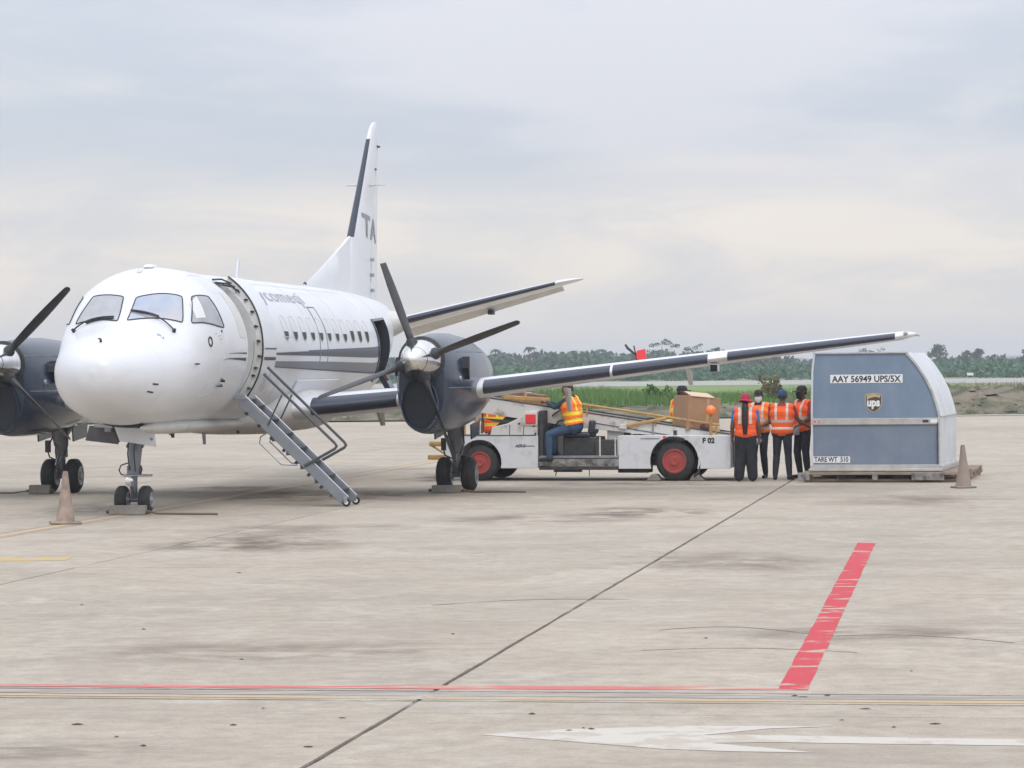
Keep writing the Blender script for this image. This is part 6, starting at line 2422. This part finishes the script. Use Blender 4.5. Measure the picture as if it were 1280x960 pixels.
    if hat == 'cap':
        c = dome('cap', hat_mat, .0565, .026, .083, back=.006)
        P = []
        for rr, dz in ((.050, .0), (.080, -.004), (.108, -.012)):
            P.append([tuple(hp_(rr * .60 * math.cos(q) * (1.0 if rr < .06 else .92), rr * 1.06 * math.sin(q), .034 + dz - .004 * abs(math.cos(q)))) for q in np.linspace(.35, math.pi - .35, 12)])
        mb = MB()
        P = np.array(P)
        mb.slab(P, P - np.array(HR @ Vector((0, 0, .004))) * h)
        mb.build('brim', hat_mat, c)
    if hat == 'brim':
        c = dome('sun_hat', hat_mat, .060, .016, .086)
        P = []
        for rr, dz in ((.055, .0), (.075, -.012), (.094, -.026)):
            P.append([tuple(hp_(rr * .98 * math.cos(q), rr * 1.08 * math.sin(q), .020 + dz + .004 * math.sin(3 * q))) for q in np.linspace(0, 2 * math.pi, 24, endpoint=False)])
        P = np.array(P)
        mb = MB()
        mb.grid(P, closev=True)
        mb.grid(P - np.array([0, 0, .005 * h]), closev=True)
        mb.build('brim', hat_mat, c)
    if mask:
        P = []
        for z, w in ((.004, .040), (-.012, .043), (-.030, .040), (-.050, .030), (-.062, .016)):
            P.append([tuple(hp_(w * math.sin(q), .006 + (.062 if abs(z + .012) < .02 else .056) * math.cos(q) ** 0.8, z)) for q in np.linspace(-1.15, 1.15, 9)])
        mb = MB()
        P = np.array(P)
        mb.slab(P, P - np.array(HR @ Vector((0, .006, 0))) * h)
        mb.build('face_mask', mask, t, smooth=70)
    if extra:
        extra(t, J, h)
    return t


def build_people():
    VB = ((.10, .19), (.36, .45))
    W = lambda x, y, z=0.0: Vector((x, y, z))

    def long_hair(t, J, h):
        mb = MB()
        hc = J['head']
        pts = [hc + Vector((0, -.058 * h, -.01 * h)), hc + Vector((0, -.075 * h, -.07 * h)), hc + Vector((0, -.098 * h, -.16 * h)), hc + Vector((0, -.102 * h, -.26 * h)), hc + Vector((0, -.095 * h, -.38 * h))]
        P = []
        for i, p in enumerate(pts):
            w = (.030, .034, .036, .034, .022)[i] * h
            P.append([tuple(p + Vector((w * math.cos(q), .018 * h * math.sin(q), 0))) for q in np.linspace(0, 2 * math.pi, 12, endpoint=False)])
        mb.grid(np.array(P), closev=True, capu=True)
        mb.build('long_hair', 'hair_black', t, smooth=80)
    person('person in a dark pink sun hat and orange vest, long black hair down the back', W(4.06, 51.55), math.radians(8), 1.53,
           pose=dict(elR=(.150, -.01, .63), wrR=(.150, .04, .50), elL=(-.150, -.005, .63), wrL=(-.155, .045, .50), knR=(.06, .0, .28), anR=(.078, -.01, .05), toR=(.085, .09, .018), anL=(-.078, -.01, .05), toL=(-.09, .09, .018)),
           shirt='cloth_blue', trousers='cloth_black', hat='brim', hat_mat='cloth_hat', wide=.026, extra=long_hair, head=(0.25, -0.12), vest_hem=.50)

    def pouch(t, J, h):
        mb = MB()
        p = J['pelvis'] + Vector((.02 * h, .105 * h, -.01 * h))
        mb.box(p, (.15 * h, .05 * h, .10 * h), taper=0.9)
        o = mb.build('waist_bag', 'pouch_grey', t, bevel=0.015)
    person('dark haired person in a white face mask and orange vest facing the camera', W(4.42, 53.0), math.radians(205), 1.60,
           pose=dict(elR=(.142, .03, .64), wrR=(.07, .13, .60), elL=(-.142, .03, .64), wrL=(-.06, .14, .58), knL=(-.06, .03, .285)),
           shirt='cloth_black', vest='cloth_amber', bands=((.08, .18), (.34, .44)), mask='mask_white', head=(-0.25, -0.15), extra=pouch, face_detail=True, vest_hem=.51)
    person('person in a blue cap and orange vest seen from behind, between the other standing people', W(4.75, 52.10), math.radians(12), 1.59,
           pose=dict(elR=(.165, .04, .665), wrR=(.255, .13, .60), elL=(-.140, .03, .64), wrL=(-.06, .12, .60), knL=(-.066, .02, .285), anL=(-.080, -.02, .05), toL=(-.10, .08, .018), anR=(.075, .0, .05), toR=(.10, .10, .018)),
           shirt='cloth_red', hat='cap', hat_mat='cap_blue', bands=VB, head=(0.1, -0.05), vest_hem=.48)
    person('person in a black cap and dark face mask standing closest to the cargo container', W(5.17, 52.70), math.radians(238), 1.66,
           pose=dict(elR=(.135, .06, .65), wrR=(.06, .17, .62), elL=(-.150, .02, .64), wrL=(-.12, .14, .58), knR=(.062, .03, .285)), skin='skin_dark',
           shirt='cloth_red', hat='cap', hat_mat='cap_black', bands=((.34, .44),), mask='cap_black', extra=pouch, head=(0.15, -0.05), vest_hem=.50)
    # driver on the seat of the loader: faces left along the machine
    seat = on_loader(1.70, 0.20, 0.04)
    hh = 1.72
    person('driver in an orange vest with yellow bands and jeans sitting on the belt loader', seat, math.radians(287), hh,
           pose=dict(pelvis=(0, 0, .535), belly=(0, .012, .63), chest=(0, .035, .745), neck=(0, .055, .855), head=(0, .070, .928),
                     shR=(.106, .015, .81), shL=(-.106, .055, .81), elR=(.13, .15, .73), elL=(-.125, .175, .735), wrR=(.06, .272, .785), wrL=(-.05, .282, .785),
                     hipR=(.055, .01, .53), hipL=(-.055, .01, .53), knR=(.08, .25, .485), knL=(-.145, .235, .455), anR=(.085, .235, .275), anL=(-.165, .225, .225), toR=(.09, .345, .248), toL=(-.175, .325, .196)),
           shirt='cloth_teal', trousers='cloth_denim', vest='cloth_amber', bands=((.14, .24), (.36, .46)), band_mat='band_yellow', sleeve='long', curl=(1.0, 1.0), skin='skin_brown', head=(0, -0.05), vest_hem=.545, girth=1.22)
    p = on_loader(3.17, 2.15)
    person('person in an orange vest and black cap half hidden behind the big cardboard box', W(p.x, p.y), math.radians(75), 1.67,
           pose=dict(chest=(0, .01, .735), neck=(0, .03, .842), head=(0, .055, .915), elL=(-.13, .05, .65), wrL=(-.10, .16, .60), elR=(.13, .05, .65), wrR=(.10, .16, .60)),
           shirt='cloth_amber', vest='cloth_orange', bands=((.22, .32), (.55, .68)), band_mat='band_yellow', hat='cap', hat_mat='cap_black', vest_hem=.5)
    p = on_loader(-0.32, 2.2)
    person('person in an orange vest with yellow bands behind the front of the belt loader', W(p.x, p.y), math.radians(200), 1.62,
           shirt='cloth_navy', bands=((.18, .27), (.40, .49)), band_mat='band_yellow', hat='cap', hat_mat='cap_blue', vest_hem=.47)


build_people()


# ------------------------------------------------------------------ vegetation beyond the apron
def leaf_quads(cen, rad, n, size, g, flat=1.0):
    """n leaf-sized faces per clump, spread through ellipsoids; cen (K,3), rad (K,3)"""
    K = len(cen)
    d = g.normal(size=(K, n, 3))
    d /= np.linalg.norm(d, axis=2, keepdims=True)
    r = g.uniform(0.25, 1.0, size=(K, n, 1)) ** 0.45
    p = cen[:, None] + d * r * rad[:, None]
    p = p.reshape(-1, 3)
    M = len(p)
    a = g.normal(size=(M, 3))
    a /= np.linalg.norm(a, axis=1, keepdims=True)
    b = np.cross(a, g.normal(size=(M, 3)))
    b /= np.linalg.norm(b, axis=1, keepdims=True)
    s = size * g.uniform(0.6, 1.4, size=(M, 1))
    V = np.stack([p + a * s, p + b * s * 0.62, p - a * s, p - b * s * 0.62], 1).reshape(-1, 3)
    F = np.arange(M * 4).reshape(M, 4)
    return V, F


def make_tree(name, label, x, y, h, cw, kind='round', group='trees beyond the runway', z0=0.0, trunk_frac=0.3, seed=1, leaf='leaf_tree'):
    g = np.random.default_rng(seed)
    t = thing(name, label, 'tree', (x, y, z0), g.uniform(0, 6), group)
    mb = MB()
    r0 = h * 0.022
    mb.tube([(0, 0, 0), (0.03 * h * g.normal(), 0.02 * h, h * 0.3), (0.02 * h, 0, h * 0.62), (0.01 * h, 0.0, h * 0.9)], [r0, r0 * 0.75, r0 * 0.5, r0 * 0.2], 7)
    for k in range(7):
        a = g.uniform(0, 6.28)
        z = h * g.uniform(trunk_frac, 0.7)
        mb.tube([(0.015 * h, 0, z), (cw * 0.22 * math.cos(a), cw * 0.22 * math.sin(a), z + h * 0.1), (cw * 0.42 * math.cos(a), cw * 0.42 * math.sin(a), z + h * 0.17)], [r0 * 0.42, r0 * 0.28, r0 * 0.1], 5)
    mb.build('trunk', 'bark', t, smooth=60)
    C, Rr = [], []
    if kind == 'round':
        for k in range(26):
            a, u = g.uniform(0, 6.28), g.uniform(0, 1) ** 0.5
            zz = g.uniform(trunk_frac, 0.92)
            env = math.sin(math.pi * min(1, max(0, (zz - trunk_frac + 0.12) / (1.08 - trunk_frac)))) ** 0.6
            C.append((cw * 0.42 * u * env * math.cos(a), cw * 0.42 * u * env * math.sin(a), h * zz))
            q = cw * g.uniform(0.10, 0.2)
            Rr.append((q, q, q * 0.75))
        V, F = leaf_quads(np.array(C), np.array(Rr), 60, h * 0.030, g)
    elif kind == 'airy':
        for k in range(15):
            a, u = g.uniform(0, 6.28), g.uniform(0.1, 1) ** 0.6
            C.append((cw * 0.5 * u * math.cos(a), cw * 0.5 * u * math.sin(a), h * g.uniform(0.5, 0.97)))
            q = cw * g.uniform(0.08, 0.16)
            Rr.append((q, q, q * 0.6))
        V, F = leaf_quads(np.array(C), np.array(Rr), 40, h * 0.025, g)
    else:   # palm like: drooping fronds round one head
        V, F = [], []
        for k in range(15):
            a = 6.28 * k / 15 + g.uniform(-.2, .2)
            up = g.uniform(0.1, 0.9)
            L = cw * 0.5 * g.uniform(0.8, 1.1)
            prev = None
            for s in np.linspace(0, 1, 6):
                rr = L * s
                z = h * 0.9 + up * rr * 0.9 - 0.9 * rr * s
                w = 0.10 * h * math.sin(math.pi * min(0.97, s + 0.06)) * 0.5
                c = np.array([rr * math.cos(a), rr * math.sin(a), z])
                tn = np.array([-math.sin(a), math.cos(a), 0]) * w
                cur = (c - tn, c + tn + np.array([0, 0, 0.02]))
                if prev is not None:
                    o = len(V)
                    V += [prev[0], prev[1], cur[1], cur[0]]
                    F.append((o, o + 1, o + 2, o + 3))
                prev = cur
        V, F = np.array(V), np.array(F)
    fast_mesh('crown', V, F, leaf, t)
    return t


def build_vegetation():
    g = np.random.default_rng(4)
    # far wood, reads as one mass
    C, Rr = [], []
    for k in range(520):
        x = g.uniform(-190, 260)
        y = g.uniform(560, 720)
        hh = 3.1 + 0.6 * math.sin(x * 0.05) + 0.5 * math.sin(x * 0.23) * math.sin(x * 0.071) + g.uniform(-0.9, 0.8) + 1.0 * max(0.0, min(1.0, (60 - x) / 40))
        for z in np.linspace(0.25, 0.85, 3):
            C.append((x + g.uniform(-1.5, 1.5), y, hh * z))
            Rr.append((2.4, 2.4, hh * 0.24))
    V, F = leaf_quads(np.array(C), np.array(Rr), 34, 0.75, g)
    tag(fast_mesh('far_wood', V, F, 'leaf_forest'), kind='stuff')
    # scrub belt in front of it
    C, Rr = [], []
    for k in range(620):
        x = g.uniform(-110, 170)
        y = g.uniform(400, 520)
        hh = 1.9 + 0.5 * math.sin(x * 0.09 + y * 0.03) + g.uniform(-0.4, 0.6)
        q = g.uniform(1.6, 2.8)
        C.append((x, y, hh * 0.42))
        Rr.append((q, q, hh * 0.58))
    V, F = leaf_quads(np.array(C), np.array(Rr), 80, 0.36, g)
    tag(fast_mesh('scrub_belt', V, F, 'leaf_shrub'), kind='stuff')
    # hills on the skyline
    xs, ys = np.linspace(-1300, 1300, 261), np.linspace(1500, 3100, 12)
    X, Y = np.meshgrid(xs, ys, indexing='ij')
    hgt = (5 + 3 * np.sin(X * 0.006 + 1) + 2 * np.sin(X * 0.017) + 0.8 * np.sin(X * 0.06) + 0.5 * g.normal(size=X.shape)) * np.clip((Y - 1500) / 900, 0, 1) + np.clip(X / 900, -0.3, 1) * 4 * np.clip((Y - 1500) / 1200, 0, 1)
    mb = MB()
    mb.grid(np.stack([X, Y, hgt + 0.1], -1))
    tag(mb.build('hills', 'hill_green', smooth=180, fix=False), kind='structure')
    # trees one can tell apart
    trees = [('broadleaf_tree', 'dense rounded dark tree on the skyline just right of the cargo container', 80.5, 560, 5.9, 4.6, 'round', 21),
             ('broadleaf_tree', 'smaller left tree of the dark pair near the right edge of the photo', 87.6, 570, 4.8, 2.8, 'round', 22),
             ('broadleaf_tree', 'taller right tree of the dark pair near the right edge of the photo', 90.6, 575, 5.1, 3.4, 'round', 23),
             ('broadleaf_tree', 'dark tree cut by the right edge of the photo, beyond the runway', 99.3, 572, 5.0, 2.8, 'round', 29),
             ('airy_tree', 'tall open-crowned tree above the wing, right of the red control lock', 31.0, 610, 7.6, 7.2, 'airy', 24),
             ('airy_tree', 'open-crowned tree above the wing beside the taller open-crowned one', 37.8, 620, 6.9, 5.6, 'airy', 25),
             ('airy_tree', 'slender tree above the wing near the landing lamp', 42.8, 615, 6.6, 2.6, 'airy', 26),
             ('airy_tree', 'low sparse tree crown showing above the roof of the cargo container', 73.5, 610, 5.6, 6.0, 'airy', 27),
             ('broadleaf_tree', 'bushy tree left of the red control lock above the wing', 14.5, 600, 5.4, 4.0, 'round', 31),
             ('palm_tree', 'palm showing over the wood just right of the spinning blades of the engine'.replace('spinning ', ''), -3.2, 590, 6.2, 3.0, 'palm', 32),
             ('palm_tree', 'tallest palm over the wood between the engine and the red control lock', 3.6, 585, 6.6, 3.2, 'palm', 33),
             ('palm_tree', 'short palm over the wood right of the tallest palm', 12.2, 580, 5.7, 2.6, 'palm', 34),
             ('palm_tree', 'palm with a thin trunk over the wood left of the bushy tree', 17.8, 588, 6.0, 2.6, 'palm', 35)]
    for nm, lab, x, y, h, cw, kind, sd in trees:
        make_tree(nm, lab, x, y, h, cw, kind, seed=sd, trunk_frac=0.22 if kind == 'round' else 0.3)
    # grass: tall green behind the loader, dry tufts on the bank
    def blades(x, y, h, w):
        n = len(x)
        z = field_h(x, y) - 0.03
        a = g.uniform(0, 6.28, n)
        lean = g.normal(0, 0.25, (n, 2)) * h[:, None]
        b0 = np.stack([x - np.cos(a) * w, y - np.sin(a) * w, z], 1)
        b1 = np.stack([x + np.cos(a) * w, y + np.sin(a) * w, z], 1)
        m0 = np.stack([x - np.cos(a) * w * .6 + lean[:, 0] * .4, y - np.sin(a) * w * .6 + lean[:, 1] * .4, z + h * .6], 1)
        m1 = np.stack([x + np.cos(a) * w * .6 + lean[:, 0] * .4, y + np.sin(a) * w * .6 + lean[:, 1] * .4, z + h * .6], 1)
        tp = np.stack([x + lean[:, 0], y + lean[:, 1], z + h], 1)
        V = np.stack([b0, b1, m1, m0, tp], 1).reshape(-1, 3)
        i = np.arange(n)[:, None] * 5
        F = np.concatenate([i + np.array([[0, 1, 2]]), i + np.array([[0, 2, 3]]), i + np.array([[3, 2, 4]])])
        return V, F
    n = 60000
    x, y = g.uniform(-24, 30, n), EDGE + 4 + g.uniform(0, 1, n) ** 1.3 * 30
    clump = np.sin(x * 0.8 + y * 0.3) * np.sin(x * 0.35 - y * 0.5 + 1) + g.normal(0, .5, n)
    k = (x < 12.5 + 2 * np.sin(y)) & (clump > -0.7)
    h = (0.42 + 0.16 * np.sin(x * 0.5) + g.uniform(-0.15, 0.22, n)) * np.clip((y - EDGE - 3) / 4, 0.4, 1)
    V, F = blades(x[k], y[k], h[k], np.full(k.sum(), 0.022))
    tag(fast_mesh('tall_grass', V, F, 'grass_tall'), kind='stuff')
    n = 16000
    x, y = g.uniform(-26, 40, n), EDGE + 1.0 + g.uniform(0, 1, n) ** 0.8 * 36
    clump = np.sin(x * 1.7 + y * 0.9) * np.sin(x * 0.6 - y * 1.1) + g.normal(0, .35, n)
    k = (clump > 0.15) & ((x > 11) | (y < EDGE + 7))
    V, F = blades(x[k], y[k], g.uniform(0.10, 0.38, k.sum()), np.full(k.sum(), 0.02))
    tag(fast_mesh('dry_grass', V, F, 'grass_dry'), kind='stuff')
    # rubble on the bank
    V, F = [], []
    for k in range(1500):
        x_, y_ = g.uniform(-28, 42), EDGE + 0.4 + g.uniform(0, 1) ** 1.5 * (5 if g.uniform() < .5 else 22)
        if x_ < 11 and y_ > EDGE + 5.5:
            continue
        s = g.uniform(0.05, 0.22) * (1.5 if x_ > 11 else 1)
        z = float(field_h(x_, y_))
        o = len(V)
        pts = [(1, 0, .1), (.2, .9, 0), (-.9, .3, .1), (-.5, -.8, 0), (.6, -.7, .1), (.1, .1, .8)]
        for p in pts:
            q = np.array(p) * g.uniform(.7, 1.3, 3) * s
            V.append((x_ + q[0], y_ + q[1], z + q[2] - .02))
        F += [(o + a, o + (a + 1) % 5, o + 5) for a in range(5)]
    tag(fast_mesh('rubble', V, F, 'rubble'), kind='stuff')
    # leafy shrub standing in the tall grass behind the cardboard box
    for lab, x_, y_, hh, sd in (('bright leafy shrub standing in the tall grass left of the big cardboard box', 6.0, 124, 0.72, 51), ('dry brownish shrub behind the people in orange vests', 10.8, 122, 1.0, 52)):
        gg = np.random.default_rng(sd)
        t = thing('shrub', lab, 'shrub', (x_, y_, float(field_h(x_, y_))))
        c = np.stack([gg.normal(0, .28, 14), gg.normal(0, .25, 14), gg.uniform(.2, 1, 14) * hh], 1)
        V, F = leaf_quads(c, np.full((14, 3), .22), 60, .075, gg)
        fast_mesh('foliage', V, F, 'grass_tall' if sd == 51 else 'grass_dry', t)
        mb = MB()
        for k in range(6):
            mb.tube([(0, 0, 0), tuple(c[k] * .6), tuple(c[k])], [.02, .014, .006], 5)
        mb.build('stem', 'bark', t)
    t = thing('marker_board', 'small white marker board by the scrub right of the cargo container', 'marker', (61.0, 394, 0.0))
    mb = MB()
    mb.box((0, 0, 0.62), (0.85, 0.06, 0.36))
    mb.build('board', 'label_white', t, bevel=0.02)
    mb = MB()
    for s in (-.35, .35):
        mb.box((s, 0.05, 0.3), (0.06, 0.04, 0.6))
    mb.build('post', 'dull_metal', t)


build_vegetation()


# ------------------------------------------------------------------ litter on the concrete
def build_litter():
    g = random.Random(8)
    spots = [(1.85, 16.75), (2.05, 17.3), (2.35, 16.55), (2.1, 16.4), (0.38, 16.5), (0.30, 16.4), (0.42, 16.45), (-1.0, 17.1), (-1.5, 17.6), (-2.2, 16.3), (-2.0, 15.9), (-1.1, 15.8), (-2.5, 16.9), (0.1, 17.2), (2.6, 19.4), (-2.9, 23.1), (-1.9, 20.6), (1.7, 18.0), (1.75, 17.95), (1.9, 18.0), (-1.6, 16.8)]
    spots += [(g.uniform(-5, 5), g.uniform(15, 30)) for _ in range(6)]
    mb = MB()
    for x, y in spots:
        s = g.uniform(0.010, 0.026)
        a = g.uniform(0, 6.28)
        n = g.randint(5, 7)
        ring = []
        for k in range(n):
            q = a + 6.28 * k / n
            r = s * g.uniform(.5, 1.2)
            ring.append((x + r * 1.5 * math.cos(q), y + r * math.sin(q), 0.001 + g.uniform(0, .003)))
        mb.add(ring + [(x, y, 0.005 + g.uniform(0, .006))], [(k, (k + 1) % n, n) for k in range(n)])
    tag(mb.build('litter', 'litter_brown', smooth=0, fix=False), kind='stuff')


build_litter()


# ------------------------------------------------------------------ haze
def build_haze():
    m = bpy.data.materials.new('haze')
    m.use_nodes = True
    nt = m.node_tree
    nt.nodes.clear()
    v = nt.nodes.new('ShaderNodeVolumePrincipled')
    v.inputs['Color'].default_value = (0.92, 0.95, 1.0, 1)
    v.inputs['Density'].default_value = HAZE
    v.inputs['Anisotropy'].default_value = 0.0
    out = nt.nodes.new('ShaderNodeOutputMaterial')
    nt.links.new(v.outputs[0], out.inputs['Volume'])
    MATS['haze'] = m
    mb = MB()
    mb.box((0, 1600, 9.0), (3400, 3500, 20.0 + 2.0))
    o = mb.build('haze', 'haze', smooth=0)
    tag(o, kind='stuff')


HAZE = 0.00048
build_haze()
